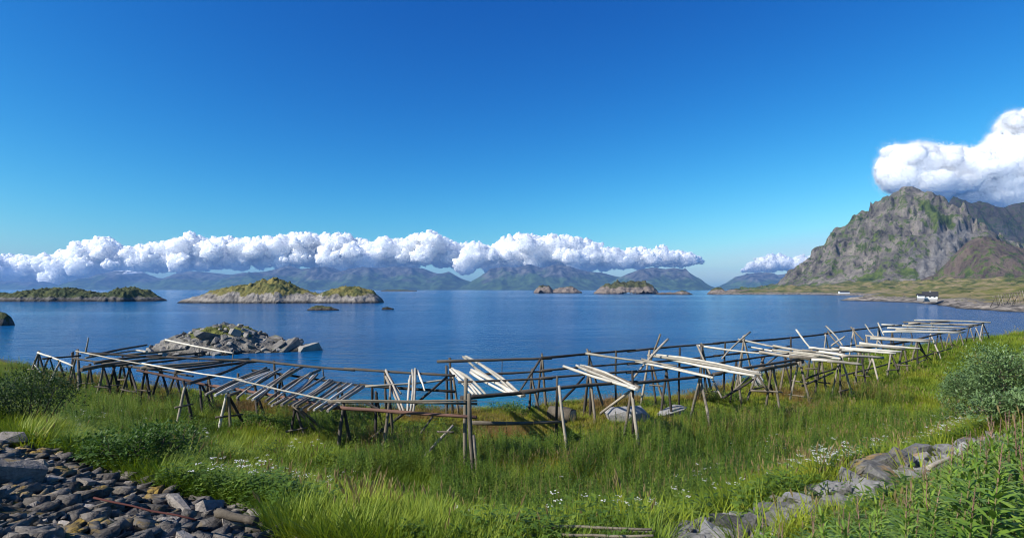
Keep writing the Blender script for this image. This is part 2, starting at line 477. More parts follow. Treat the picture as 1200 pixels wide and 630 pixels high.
mrange("palest lowest mountains at the far left of the horizon", [(-75, 334), (-30, 328), (0, 329), (20, 329.5), (35, 331), (50, 329.5), (62, 334), (75, 337), (95, 338)], 11800, 700, 1.0)
mrange("pale blue mountain range with faint snow on its crest, left of the islands", [(70, 338), (85, 333), (100, 328), (120, 322), (138, 317), (150, 316.5), (163, 319), (178, 325), (190, 326), (203, 321), (225, 317.5), (240, 318.5), (255, 320), (270, 322), (285, 319), (310, 322), (340, 330)], 10600, 1200, 2.0, (152, 318, 14))
mrange("jagged blue mountain range with a sharp peak behind the heath covered island", [(255, 337), (275, 325), (290, 320), (310, 318), (325, 314), (338, 310.5), (350, 315.5), (365, 314), (390, 313), (400, 318), (410, 315), (425, 313), (445, 314), (465, 312), (480, 313), (495, 314), (505, 318), (515, 321), (526, 318), (540, 326), (552, 330), (566, 335)], 9200, 1300, 3.0)
mrange("green blue mountain massif with twin tops in the centre of the horizon", [(538, 337), (550, 331), (560, 325), (575, 316), (590, 312), (605, 313.5), (620, 309.5), (635, 314), (655, 309), (670, 313), (690, 318), (705, 319), (720, 323), (735, 326), (755, 332), (770, 337)], 8600, 1200, 4.0)
mrange("rounded mountain with a steep right end, standing right of the twin topped massif", [(705, 337), (722, 327), (735, 321), (750, 315.5), (765, 313), (780, 315), (790, 313.5), (798, 315), (805, 320), (820, 331), (833, 338)], 8000, 1000, 5.0)
mrange("distant blue mountain below a small cloud, left of the cliff", [(836, 338.5), (855, 330), (870, 322), (890, 319), (910, 322), (930, 320), (955, 324), (990, 333)], 8900, 900, 6.0)

# ------------------------------------------------------------------ the cliff mountain on the right
def seg_dist(gx, gy, pts):
    best = np.full(gx.shape, 1e9); zz = np.zeros(gx.shape); side = np.zeros(gx.shape)
    for a, b in zip(pts[:-1], pts[1:]):
        dx, dy = b[0] - a[0], b[1] - a[1]; L2 = dx * dx + dy * dy
        t = np.clip(((gx - a[0]) * dx + (gy - a[1]) * dy) / L2, 0, 1)
        d = np.hypot(gx - a[0] - t * dx, gy - a[1] - t * dy)
        m = d < best
        best = np.where(m, d, best); zz = np.where(m, a[2] + t * (b[2] - a[2]), zz)
    return best, zz

def mat_cliff(name, dark=False):
    t = NT(name)
    g = t.pos()
    n1 = t.noise(t.mapped(g, (1, 1, 0.30)), 0.021, 7, 0.66, 0.5)
    n2 = t.noise(g, 0.07, 6, 0.68)
    n3 = t.noise(t.mapped(g, (1, 1, 3.0)), 0.012, 4, 0.6)
    f = t.math('ADD', t.math('ADD', t.math('MULTIPLY', n1, 0.55), t.math('MULTIPLY', n2, 0.4)), t.math('MULTIPLY', n3, 0.15))
    rock = t.ramp(f, [(0.43, (0.025, 0.023, 0.021)), (0.51, (0.12, 0.105, 0.092)), (0.66, (0.30, 0.26, 0.225))])
    rock = t.mix(t.attr("brown"), rock, t.ramp(f, [(0.42, (0.035, 0.027, 0.022)), (0.66, (0.17, 0.125, 0.098))]))
    scree = t.ramp(n2, [(0.35, (0.115, 0.108, 0.104)), (0.65, (0.20, 0.19, 0.18))])
    c = t.mix(t.attr("scree"), rock, scree)
    green = t.ramp(t.noise(g, 0.05, 5, 0.65), [(0.35, (0.026, 0.044, 0.011)), (0.65, (0.105, 0.135, 0.032))])
    vm = t.ramp(t.math('ADD', t.attr("veg"), t.math('MULTIPLY', t.math('SUBTRACT', n2, 0.5), 1.5)), [(0.42, (0, 0, 0)), (0.56, (1, 1, 1))])
    c = t.mix(vm, c, green)
    if dark: c = t.mix(1.0, c, (0.42, 0.46, 0.5), "MULTIPLY")  # paints the big cloud's shadow into the back ridge colour
    t.principled(c, 0.95, 0.1, t.bump(f, 1.0, 26.0))
    return t.m
M_CLIFF = mat_cliff("cliff_rock")
M_CLIFF_SHADOWED = mat_cliff("shadow_painted_ridge_rock", True)

def ridge_pts(lst):
    return [tuple(pd(u, v, Y)) for u, v, Y in lst]

def blob(u, v, items):
    m = np.zeros(u.shape)
    for (a, b, ra, rb, rot, s) in items:
        c, sn = math.cos(R(rot)), math.sin(R(rot))
        p = (u - a) * c + (v - b) * sn; q = -(u - a) * sn + (v - b) * c
        m = np.maximum(m, s * np.exp(-((p / ra) ** 2 + (q / rb) ** 2)))
    return m

def make_cliff():
    rp = ridge_pts([(893, 340, 1980), (912, 334, 1940), (928, 327, 1900), (945, 318, 1860), (956, 308, 1830), (965, 300, 1800), (972, 290, 1785), (982, 279, 1760), (1000, 263, 1710), (1013, 254, 1675), (1024, 248, 1640), (1037, 243.5, 1615),
                    (1048, 233, 1585), (1060, 223, 1550), (1068, 219.5, 1530), (1078, 223, 1520), (1092, 233, 1510), (1104, 247, 1515), (1116, 262, 1530), (1140, 280, 1560), (1200, 296, 1620), (1280, 308, 1680)])
    xs = np.arange(600, 1700, 3.0); ys = np.arange(1000, 2100, 3.0)
    gx, gy = np.meshgrid(xs, ys, indexing='ij')
    wx = gx + 16 * fbm(gx / 90, gy / 90, 2.0, 3); wy = gy + 16 * fbm(gx / 90, gy / 90, 7.0, 3)
    d, zr = seg_dist(gx, gy, rp)
    dn, zn = seg_dist(wx, wy, rp)
    k = sstep(15, 60, d)
    d = d * (1 - k) + dn * k; zr = zr * (1 - k) + zn * k
    W = 120 + 1.05 * np.maximum(zr, 0)
    t = np.clip(d / W, 0, 1)
    # a steep upper wall, then a concave apron of debris
    prof = np.interp(t, [0, 0.05, 0.12, 0.35, 0.5, 0.7, 1.0], [1.0, 0.965, 0.88, 0.50, 0.33, 0.15, 0.0])
    z = zr * prof
    env = np.clip(t * 5, 0.10, 1) * sstep(1.0, 0.5, t)
    along = gx * 0.70 - gy * 0.70
    gull = ridged(along / 62 + 0.3 * fbm(gx / 80, gy / 80, 1.1, 2), gx * 0 + (gx + gy) / 900, 3.0, 4)
    z = z + env * (40 * (gull - 0.8) * np.clip(zr / 150, 0.2, 1) + 20 * (ridged(gx / 85, gy / 85, 5.0, 5, 0.55) - 0.9) * np.clip(zr / 120, 0.2, 1) + 7 * fbm(gx / 16, gy / 16, 8.0, 3))
    z = z + env * 7 * np.sin(z / 9.0 + 3 * fbm(gx / 60, gy / 60, 2.2, 2))
    # the brown hill low on the right, in front of the wall
    hp = ridge_pts([(1098, 322, 1180), (1118, 300, 1170), (1135, 283, 1160), (1150, 276, 1150), (1166, 279, 1150), (1185, 288, 1150), (1210, 292, 1160), (1260, 296, 1180)])
    dh, zh = seg_dist(gx + 10 * fbm(gx / 50, gy / 50, 12, 3), gy + 10 * fbm(gx / 50, gy / 50, 15, 3), hp)
    hz = zh * np.interp(dh / (60 + 0.9 * zh), [0, 0.15, 0.5, 1, 1.4], [1, 0.92, 0.55, 0.06, -0.2]) + 7 * fbm(gx / 30, gy / 30, 3.3, 4) * np.clip(dh / 30, 0.1, 1)
    # a lower knoll at the foot of the wall
    kp = ridge_pts([(1020, 322, 1330), (1042, 308, 1330), (1062, 303, 1325), (1075, 312, 1320), (1085, 324, 1320)])
    dk, zk = seg_dist(gx, gy, kp)
    kz = zk * np.interp(dk / (50 + 0.9 * zk), [0, 0.15, 0.5, 1, 1.4], [1, 0.92, 0.55, 0.06, -0.2]) + 5 * fbm(gx / 25, gy / 25, 6.3, 4)
    brown = sstep(-6, 6, hz - np.maximum(z, kz))
    zz = np.maximum(np.maximum(z, hz), kz)
    zz = np.where(t >= 1, np.maximum(np.maximum(hz, kz), 0) - 6, zz)
    zz = np.maximum(zz, -3)
    v = np.stack([gx.ravel(), gy.ravel(), zz.ravel()], 1)
    o = mesh_obj("mountain", v, grid_faces(len(xs), len(ys)), M_CLIFF, smooth=False)
    u, vv = to_px(gx, gy, zz)
    veg = blob(u, vv, [(1090, 246, 30, 10, 42, 0.8), (1112, 262, 20, 9, 50, 0.75), (1095, 262, 8, 20, -20, 0.65), (1104, 285, 8, 22, -25, 0.55), (1045, 278, 16, 10, 0, 0.55), (1027, 290, 14, 9, -20, 0.55),
                       (1012, 272, 14, 8, -40, 0.45), (1000, 285, 12, 8, -30, 0.4), (1020, 325, 26, 8, -18, 0.85), (1060, 318, 20, 14, 20, 0.7), (1075, 322, 12, 12, 30, 0.75), (1085, 290, 10, 18, 0, 0.5),
                       (1140, 320, 30, 6, 0, 0.6), (1175, 310, 16, 10, 20, 0.45), (1115, 315, 8, 16, 35, 0.5), (985, 300, 12, 6, -40, 0.4), (1068, 232, 9, 8, 0, 0.45)])
    veg = np.maximum(veg, 0.425 + 0.3 * sstep(30, 10, zz) + 0.12 * fbm(gx / 120, gy / 120, 31.0, 3))
    scree = blob(u, vv, [(1112, 280, 22, 12, 50, 1.0), (1085, 315, 14, 20, 20, 0.9), (1100, 300, 14, 22, 25, 0.9), (1128, 272, 16, 10, 30, 0.8), (1070, 300, 8, 10, 0, 0.5)]) * (1 - brown)
    vattr(o, "veg", veg * (1 - 0.75 * sstep(0.4, 0.8, scree)))
    vattr(o, "scree", np.clip(scree * 1.3, 0, 1))
    vattr(o, "brown", brown)
    tag(o, label="steep rocky mountain with green ledges and grey scree on the right", kind="structure")

    bp = ridge_pts([(1065, 290, 2300), (1090, 262, 2290), (1108, 246, 2280), (1117, 231.5, 2270), (1124, 235, 2265), (1135, 239, 2260), (1147, 236.5, 2255), (1160, 241, 2250), (1172, 247, 2250), (1182, 241, 2250), (1194, 239, 2250), (1215, 234, 2250), (1260, 248, 2250), (1330, 280, 2250)])
    xs = np.arange(1350, 2750, 7.0); ys = np.arange(1750, 2700, 7.0)
    gx, gy = np.meshgrid(xs, ys, indexing='ij')
    d, zr = seg_dist(gx, gy, bp)
    t = np.clip(d / (150 + 0.95 * zr), 0, 1)
    z = zr * np.interp(t, [0, 0.06, 0.3, 0.6, 1.0], [1, 0.94, 0.55, 0.25, 0.0])
    env = np.clip(t * 9, 0.15, 1) * (1 - t)
    z = z + env * (44 * (ridged(gx / 105, gy / 260, 1.7, 4) - 0.75) + 18 * fbm(gx / 50, gy / 50, 5.5, 4))
    z = np.maximum(z, -3)
    v = np.stack([gx.ravel(), gy.ravel(), z.ravel()], 1)
    o = mesh_obj("mountain", v, grid_faces(len(xs), len(ys)), M_CLIFF_SHADOWED, smooth=False)
    u, vv = to_px(gx, gy, z)
    vattr(o, "veg", np.maximum(0.42, blob(u, vv, [(1150, 262, 22, 10, 20, 0.7), (1185, 262, 14, 14, 60, 0.6), (1120, 255, 14, 12, 45, 0.7)])))
    vattr(o, "scree", blob(u, vv, [(1180, 270, 20, 8, 10, 0.7)]))
    vattr(o, "brown", np.full(z.shape, 0.9))  # brown tone over the whole ridge deepens its painted cloud shadow
    tag(o, label="shadow-coloured jagged ridge behind the steep mountain, under the big cloud", kind="structure")
make_cliff()

# ------------------------------------------------------------------ low shore across the bay
SHORE = np.array([(333, 925), (400, 905), (480, 900), (470, 720), (330, 480), (248, 425), (262, 395), (255, 345), (236, 307), (214, 270), (196, 240), (190, 212), (230, 180), (400, 120), (1200, 100), (2200, 900), (2200, 2300), (900, 2300), (520, 1250), (380, 1000)], float)

def poly_sd(gx, gy, P):
    inside = np.zeros(gx.shape, bool); best = np.full(gx.shape, 1e9)
    n = len(P)
    for i in range(n):
        a, b = P[i], P[(i + 1) % n]
        dx, dy = b - a
        t = np.clip(((gx - a[0]) * dx + (gy - a[1]) * dy) / (dx * dx + dy * dy), 0, 1)
        best = np.minimum(best, np.hypot(gx - a[0] - t * dx, gy - a[1] - t * dy))
        c = ((a[1] > gy) != (b[1] > gy)) & (gx < (b[0] - a[0]) * (gy - a[1]) / (b[1] - a[1] + 1e-9) + a[0])
        inside ^= c
    return np.where(inside, best, -best)

def zshore(gx, gy):
    d = poly_sd(gx + 7 * fbm(gx / 22, gy / 22, 3.0, 3), gy + 7 * fbm(gx / 22, gy / 22, 6.0, 3), SHORE)
    z = np.interp(d, [-30, 0, 6, 14, 40, 120, 300, 700], [-3, 0.0, 1.6, 2.6, 4.2, 8.5, 19, 34])
    k = np.clip(d / 12, 0, 1)
    z = z + k * (0.6 * fbm(gx / 7, gy / 7, 2.0, 3) + (13.0 * fbm(gx / 60, gy / 60, 4.0, 4) + 5.0 * (ridged(gx / 26, gy / 26, 14.0, 4) - 0.6)) * np.clip(d / 120, 0, 1)) + (d > -2) * 0.5 * np.abs(fbm(gx / 3.5, gy / 3.5, 1.0, 2))
    return z, d

def make_far_shore():
    xs = np.concatenate([np.arange(180, 420, 2.0), np.arange(420, 1000, 5.0), np.arange(1000, 2100, 25.0)])
    ys = np.concatenate([np.arange(110, 460, 2.0), np.arange(460, 1000, 5.0), np.arange(1000, 2200, 25.0)])
    gx, gy = np.meshgrid(xs, ys, indexing='ij')
    z, d = zshore(gx, gy)
    t = NT("far_shore")
    g = t.pos()
    n1 = t.noise(g, 0.05, 6, 0.62); n2 = t.noise(g, 0.3, 5, 0.65)
    rock = t.ramp(n2, [(0.38, (0.05, 0.043, 0.037)), (0.62, (0.30, 0.255, 0.21))])
    veg = t.ramp(n1, [(0.38, (0.035, 0.05, 0.013)), (0.5, (0.12, 0.115, 0.032)), (0.62, (0.22, 0.165, 0.09))])
    m = t.ramp(t.math('ADD', t.attr("veg"), t.math('MULTIPLY', t.math('SUBTRACT', n2, 0.5), 2.4)), [(0.42, (0, 0, 0)), (0.58, (1, 1, 1))])
    c = t.mix(m, rock, veg)
    c = t.mix(t.attr("wet"), c, (0.03, 0.026, 0.02))
    t.principled(c, 0.92, 0.15, t.bump(n2, 0.7, 0.8))
    v = np.stack([gx.ravel(), gy.ravel(), z.ravel()], 1)
    o = mesh_obj("shore", v, grid_faces(len(xs), len(ys)), t.m, smooth=False)
    vattr(o, "veg", np.clip((d - 5) / 22, 0, 0.85))
    vattr(o, "wet", np.clip(1 - (z - 0.2) / 0.5, 0, 1))
    tag(o, label="low rocky shore with rough grass across the bay on the right", kind="structure")
make_far_shore()

# ------------------------------------------------------------------ clouds (all of them beyond or above the haze)
def ico(sub):
    bm = bmesh.new(); bmesh.ops.create_icosphere(bm, subdivisions=sub, radius=1.0)
    bm.verts.ensure_lookup_table()
    v = np.array([vv.co[:] for vv in bm.verts]); f = np.array([[q.index for q in ff.verts] for ff in bm.faces])
    bm.free(); return v, f
ICO = {k: ico(k) for k in (1, 2, 3, 4)}

def mat_cloud():
    t = NT("cloud_vapour")
    p = t.principled((0.98, 0.98, 0.982), 1.0, 0.0)
    p.inputs["Subsurface Weight"].default_value = 1.0
    p.inputs["Subsurface Radius"].default_value = (1.0, 1.0, 1.0)
    p.inputs["Subsurface Scale"].default_value = 1100.0
    return t.m
M_CLOUD = mat_cloud()
def mat_wisp():
    t = NT("cloud_wisp")
    d = t.n("ShaderNodeBsdfDiffuse"); d.inputs[0].default_value = (0.95, 0.95, 0.96, 1)
    tr = t.n("ShaderNodeBsdfTranslucent"); tr.inputs[0].default_value = (0.95, 0.95, 0.96, 1)
    mx = t.n("ShaderNodeMixShader"); mx.inputs[0].default_value = 0.5
    t.l(d.outputs[0], mx.inputs[1]); t.l(tr.outputs[0], mx.inputs[2]); t.l(mx.outputs[0], t.out.inputs[0])
    return t.m
M_WISP = mat_wisp()

def cloud(name, label, puffs, voxel, det=1.0, smooth=0, fringe=None):
    """puffs: (x, y, z, radius, flatten) in metres, fused into one billowing body"""
    V, F, off = [], [], 0
    for (x, y, z, r, fl) in puffs:
        iv, jf = ICO[2]
        V.append(iv * r * np.array([random.uniform(0.8, 1.35), 1.0, fl * random.uniform(0.75, 1.1)]) + np.array([x, y, z])); F.append(jf + off); off += len(iv)
    o = mesh_obj(name + "_puffs", np.concatenate(V), np.concatenate(F), M_CLOUD)
    md = o.modifiers.new("fuse", 'REMESH'); md.mode = 'VOXEL'; md.voxel_size = voxel
    if smooth:
        ms = o.modifiers.new('soften', 'SMOOTH'); ms.factor = 0.6; ms.iterations = smooth
    dg = bpy.context.evaluated_depsgraph_get()
    me = bpy.data.meshes.new_from_object(o.evaluated_get(dg), depsgraph=dg)
    bpy.data.objects.remove(o)
    n = len(me.vertices)
    co = np.empty(n * 3, np.float32); me.vertices.foreach_get("co", co); co = co.reshape(-1, 3).astype(float)
    no = np.empty(n * 3, np.float32); me.vertices.foreach_get("normal", no); no = no.reshape(-1, 3)
    q = co / (voxel * 9)
    b = np.abs(perlin(*q.T)) + 0.55 * np.abs(perlin(*(q.T * 2.3))) + 0.3 * np.abs(perlin(*(q.T * 5.1)))
    co = co + no * (voxel * 5.0 * det * (b * 1.7 - 0.55))[:, None]
    me.vertices.foreach_set("co", co.astype(np.float32).ravel())
    me.polygons.foreach_set("use_smooth", np.ones(len(me.polygons), dtype=bool))
    me.name = name; me.materials.clear(); me.materials.append(M_CLOUD); me.update()
    o = bpy.data.objects.new(name, me); COL.objects.link(o)
    tag(o, label, "cloud")
    if fringe:
        # shreds of vapour that thin out round the dense body
        rg = np.random.default_rng(17); cnt, reach, size = fringe
        i = rg.integers(0, n, cnt * 3)
        w = fbm(*(co[i] / (voxel * 22)).T, octv=3)
        i = i[w + rg.normal(0, 0.15, len(i)) > 0.05][:cnt]
        d = rg.exponential(reach, len(i)) * (0.4 + 1.2 * np.clip(fbm(*(co[i] / (voxel * 35) + 9).T, octv=2) + 0.4, 0, 1.2))
        c = co[i] + no[i] * d[:, None] + rg.normal(0, reach * 0.25, (len(i), 3)) * np.array([1.6, 1, 0.5])
        tet = np.array([(1, 1, 1), (-1, -1, 1), (-1, 1, -1), (1, -1, -1)], float)
        sz = size * rg.uniform(0.5, 1.3, len(i)) * np.exp(-d / (reach * 4))
        q = rg.normal(size=(len(i), 3)); q /= np.linalg.norm(q, axis=1)[:, None]
        T = tet[None] * sz[:, None, None]; T = T - 2 * (T @ q[:, :, None]) * q[:, None, :]
        v = (c[:, None, :] + T).reshape(-1, 3)
        f = (np.arange(len(i))[:, None, None] * 4 + np.array([(0, 2, 1), (0, 1, 3), (0, 3, 2), (1, 2, 3)])[None]).reshape(-1, 3)
        k = mesh_obj("wisps", v, f, M_WISP, o, smooth=True); tag(k, kind="stuff")
    return o

def bank(top, base, Y, rng, n, rmin, rmax, deep=900, kids=9, flat=1.0):
    top = np.array(top, float); base = np.array(base, float)
    P = []
    us = np.linspace(top[0, 0], top[-1, 0], n) + rng.uniform(-1, 1, n) * (top[-1, 0] - top[0, 0]) / n
    def add(u, v, y, r, fl):
        p = pd(u, v, y); P.append((p.x, p.y, p.z, r / FPX * y, fl))
    for k in range(n):
        u = us[k]
        vt = np.interp(u, top[:, 0], top[:, 1]); vb = np.interp(u, base[:, 0], base[:, 1])
        h = vb - vt
        rim = k % 2 == 0
        r = min(rng.uniform(rmin, rmax), h * 0.5)
        v = vt + r * 1.12 if rim else rng.uniform(vt + r * 1.2, max(vb - r * 0.5, vt + r * 1.25))
        y = Y + rng.uniform(-1, 1) * deep - (0 if rim else deep * 0.5 * (v - vt) / max(h, 1))
        add(u, v, y, r, flat)
        for j in range(kids):
            a = rng.uniform(-0.15, math.pi + 0.15); el = rng.uniform(0.0, 1.2)
            rr = r * rng.uniform(0.22, 0.5)
            uu = u + math.cos(a) * math.cos(el) * r * 0.95; v2 = v - math.sin(a) * math.cos(el) * r * 0.95 * flat
            yy = y - math.sin(el) * r * 0.95 / FPX * Y
            v2 = max(v2, np.interp(uu, top[:, 0], top[:, 1]) + rr * 0.7)
            add(uu, v2, yy, rr, flat)
            for _ in range(3):
                a2 = rng.uniform(-0.3, math.pi + 0.3); r3 = rr * rng.uniform(0.3, 0.55)
                if r3 > 0.8: add(uu + math.cos(a2) * rr * 0.9, v2 - math.sin(a2) * rr * 0.9, yy - rng.uniform(0, 0.8) * rr / FPX * Y, r3, 1.0)
    return P

def fill(top, base, Y, rng, n):
    top = np.array(top, float); base = np.array(base, float); P = []
    for k in range(n):
        u = rng.uniform(top[0, 0], top[-1, 0]); vt = np.interp(u, top[:, 0], top[:, 1]); vb = np.interp(u, base[:, 0], base[:, 1])
        r = (vb - vt) * rng.uniform(0.2, 0.34); v = rng.uniform(vt + (vb - vt) * 0.4, max(vb - r * 1.1, vt + (vb - vt) * 0.45))
        p = pd(u, v, Y + rng.uniform(-300, 300)); P.append((p.x, p.y, p.z, r / FPX * Y * 1.3, 0.75))
    return P

rc = np.random.default_rng(3)
top = [(-40, 300), (0, 298), (30, 299), (60, 298), (75, 296), (85, 286), (100, 283), (122, 277), (130, 280), (140, 290), (160, 287), (185, 284), (205, 281), (213, 276), (220, 272), (230, 275), (245, 279), (262, 277), (280, 280), (310, 278), (335, 277), (348, 271), (360, 275), (390, 273), (405, 274), (425, 282), (440, 285), (450, 278), (460, 281), (475, 279), (490, 273), (503, 270), (520, 277), (535, 286),
       (550, 285), (560, 284), (580, 290), (595, 276), (610, 272), (625, 277), (645, 276), (665, 277), (685, 279), (695, 285), (710, 290), (735, 293), (750, 290), (765, 294), (778, 288), (790, 294), (803, 294), (818, 300)]
base = [(-40, 335), (60, 334), (120, 323), (300, 316), (560, 317), (700, 314), (818, 309)]
cloud("cloud_bank", "long white cumulus bank above the far mountains", bank(top, base, 14700, rc, 250, 7, 14, 600, 7) + fill(top, base, 14900, rc, 260), 17.0, 0.9, smooth=2, fringe=(60000, 22.0, 7.0))
sm_top = [(874, 314), (880, 305), (890, 302), (905, 297), (915, 298), (925, 301), (940, 299), (952, 302), (962, 308), (975, 314)]
sm_base = [(874, 319), (900, 320), (975, 321)]
cloud("cloud", "small white cloud resting on the distant mountain left of the cliff", bank(sm_top, sm_base, 14000, rc, 30, 4, 8, 250) + fill(sm_top, sm_base, 14100, rc, 60), 14.0, 0.8, smooth=2, fringe=(7000, 22.0, 7.0))
cap_top = [(1034, 182), (1040, 171), (1052, 167), (1080, 166), (1100, 168), (1125, 171), (1150, 171), (1180, 172), (1230, 172), (1280, 176), (1330, 190)]
cap_base = [(1034, 216), (1045, 226), (1070, 236), (1110, 246), (1200, 250), (1330, 248)]
tow_top = [(1168, 168), (1178, 152), (1176, 140), (1185, 133), (1200, 130), (1230, 128), (1280, 138), (1330, 165)]
tow_base = [(1168, 205), (1200, 225), (1330, 230)]
slab = []
for k in range(330):
    u = rc.uniform(1052, 1340); vt = np.interp(u, [p[0] for p in cap_top], [p[1] for p in cap_top]); vb = np.interp(u, [p[0] for p in cap_base], [p[1] for p in cap_base])
    r = min(rc.uniform(12, 26), (vb - vt) * 0.5); p = pd(u, rc.uniform(vt + r * 0.62, vb - r * 0.62), 6500 + rc.uniform(-350, 350))
    slab.append((p.x, p.y, p.z, r / FPX * 6500, 0.6))
cloud("cloud", "big white cap cloud hanging over the steep mountain", slab + bank(tow_top, tow_base, 6600, rc, 60, 10, 22, 250, 6, 0.95) + fill(tow_top, tow_base, 6650, rc, 60), 11.0, 0.6, smooth=8, fringe=(70000, 26.0, 4.0))

# ------------------------------------------------------------------ haze
def make_haze():
    t = NT("haze_air")
    pv = t.n("ShaderNodeVolumePrincipled")
    pv.inputs["Color"].default_value = (0.24, 0.50, 1.0, 1)
    pv.inputs["Density"].default_value = 5.5e-5
    pv.inputs["Anisotropy"].default_value = 0.0
    t.l(pv.outputs[0], t.out.inputs["Volume"])
    x0, x1, y0, y1, z0, z1 = -16000, 16000, -2800, 13000, -4.5, 480
    v = [(x0, y0, z0), (x1, y0, z0), (x1, y1, z0), (x0, y1, z0), (x0, y0, z1), (x1, y0, z1), (x1, y1, z1), (x0, y1, z1)]
    f = [(0, 3, 2, 1), (4, 5, 6, 7), (0, 1, 5, 4), (1, 2, 6, 5), (2, 3, 7, 6), (3, 0, 4, 7)]
    o = mesh_obj("haze", v, f, t.m)
    tag(o, "thin blue haze over the sea and the far mountains", "haze", kind="stuff")
make_haze()

# ------------------------------------------------------------------ fish drying racks
def pole_mesh(p0, p1, r0, r1, seed, sides=7, seg=4, bend=0.012):
    """a slightly crooked tapered pole from the origin along p1 - p0"""
    rg = random.Random(seed)
    d = p1 - p0; L = d.length; d = d.normalized()
    a = d.orthogonal().normalized(); b = d.cross(a)
    bx, by = rg.uniform(-1, 1) * bend * L, rg.uniform(-1, 1) * bend * L
    vs, fs = [], []
    for i in range(seg + 1):
        t = i / seg
        c = d * (L * t) + a * (bx * math.sin(math.pi * t)) + b * (by * math.sin(math.pi * t))
        if 0 < i < seg: c = c + a * rg.uniform(-0.008, 0.008) + b * rg.uniform(-0.008, 0.008)
        r = (r0 + (r1 - r0) * t) * rg.uniform(0.9, 1.1)
        ph = rg.random()
        for k in range(sides):
            an = 2 * math.pi * (k + 0.2 * ph) / sides
            rr = r * rg.uniform(0.92, 1.08)
            vs.append(c + a * (math.cos(an) * rr) + b * (math.sin(an) * rr))
    for i in range(seg):
        for k in range(sides):
            k2 = (k + 1) % sides
            fs.append((i * sides + k, i * sides + k2, (i + 1) * sides + k2, (i + 1) * sides + k))
    fs.append(tuple(range(sides))[::-1]); fs.append(tuple(range(seg * sides, (seg + 1) * sides)))
    return vs, fs

_pid = [0]
def pole(name, p0, p1, r0, r1, mat, parent=None, origin=None, **kw):
    _pid[0] += 1
    p0, p1 = Vector(p0), Vector(p1)
    vs, fs = pole_mesh(p0, p1, r0, r1, _pid[0], **kw)
    o = mesh_obj(name, vs, fs, mat, parent, smooth=True)
    o.data.polygons[-1].use_smooth = False; o.data.polygons[-2].use_smooth = False
    o.location = p0 - (Vector(origin) if origin is not None else Vector((0, 0, 0)))
    return o

class Rack:
    def __init__(self, label, u, v):
        self.o = gp(u, v)
        self.e = tag(empty("fish_drying_rack", self.o), label, "drying rack", "wooden fish drying racks on the bank")
    def part(self, name, p0, p1, r0=0.06, r1=0.05, mat=None, **kw):
        return pole(name, p0, p1, r0, r1, mat or M_POST, self.e, self.o, **kw)
    def trestle(self, top, bases, mats=None, r=0.06, bar=None, up=0.12):
        """legs given by their feet and common head, both as seen in the photograph"""
        feet = [gp(*b) for b in bases]
        yt = sum(f.y for f in feet) / len(feet)
        T = pd(top[0], top[1], yt)
        ends = []
        for i, f in enumerate(feet):
            h = T + Vector((random.uniform(-0.05, 0.05), random.uniform(-0.05, 0.05), 0))
            d = (h - f).normalized()
            self.part("leg", f - d * 0.25, h + d * up * random.uniform(0.3, 1.6), r * random.uniform(0.95, 1.2), r * random.uniform(0.7, 0.9), (mats or [M_POST])[i % len(mats or [M_POST])])
            ends.append((f, h))
        if bar:
            for fr in bar:
                a = ends[0][0].lerp(ends[0][1], fr); b = ends[1][0].lerp(ends[1][1], fr)
                e = (b - a).normalized() * 0.2
                self.part("crossbar", a - e + Vector((0, -0.05, 0)), b + e + Vector((0, -0.05, 0)), 0.04, 0.035, M_POST)
        return T
    def post(self, top, base, mat=None, r=0.055):
        f = gp(*base); T = pd(top[0], top[1], f.y)
        self.part("post", f - Vector((0, 0, 0.25)), T + Vector((0, 0, 0.08)), r, r * 0.85, mat or M_POST)
    def brace(self, a, b, ya, yb, mat=None, r=0.045):
        self.part("brace", pd(a[0], a[1], ya), pd(b[0], b[1], yb), r, r * 0.85, mat or M_POST)
    def rail(self, pts, r=0.055, mat=None, over=0.25):
        P = [pz(*p) for p in pts]
        for i, (a, b) in enumerate(zip(P[:-1], P[1:])):
            d = (b - a).normalized() * over; o = Vector((0, 0, 0.035 * (i % 2)))
            self.part("rail", a - d + o, b + d + o, r * random.uniform(0.95, 1.1), r * random.uniform(0.75, 0.95), mat or M_DARK, bend=0.006, seg=6)

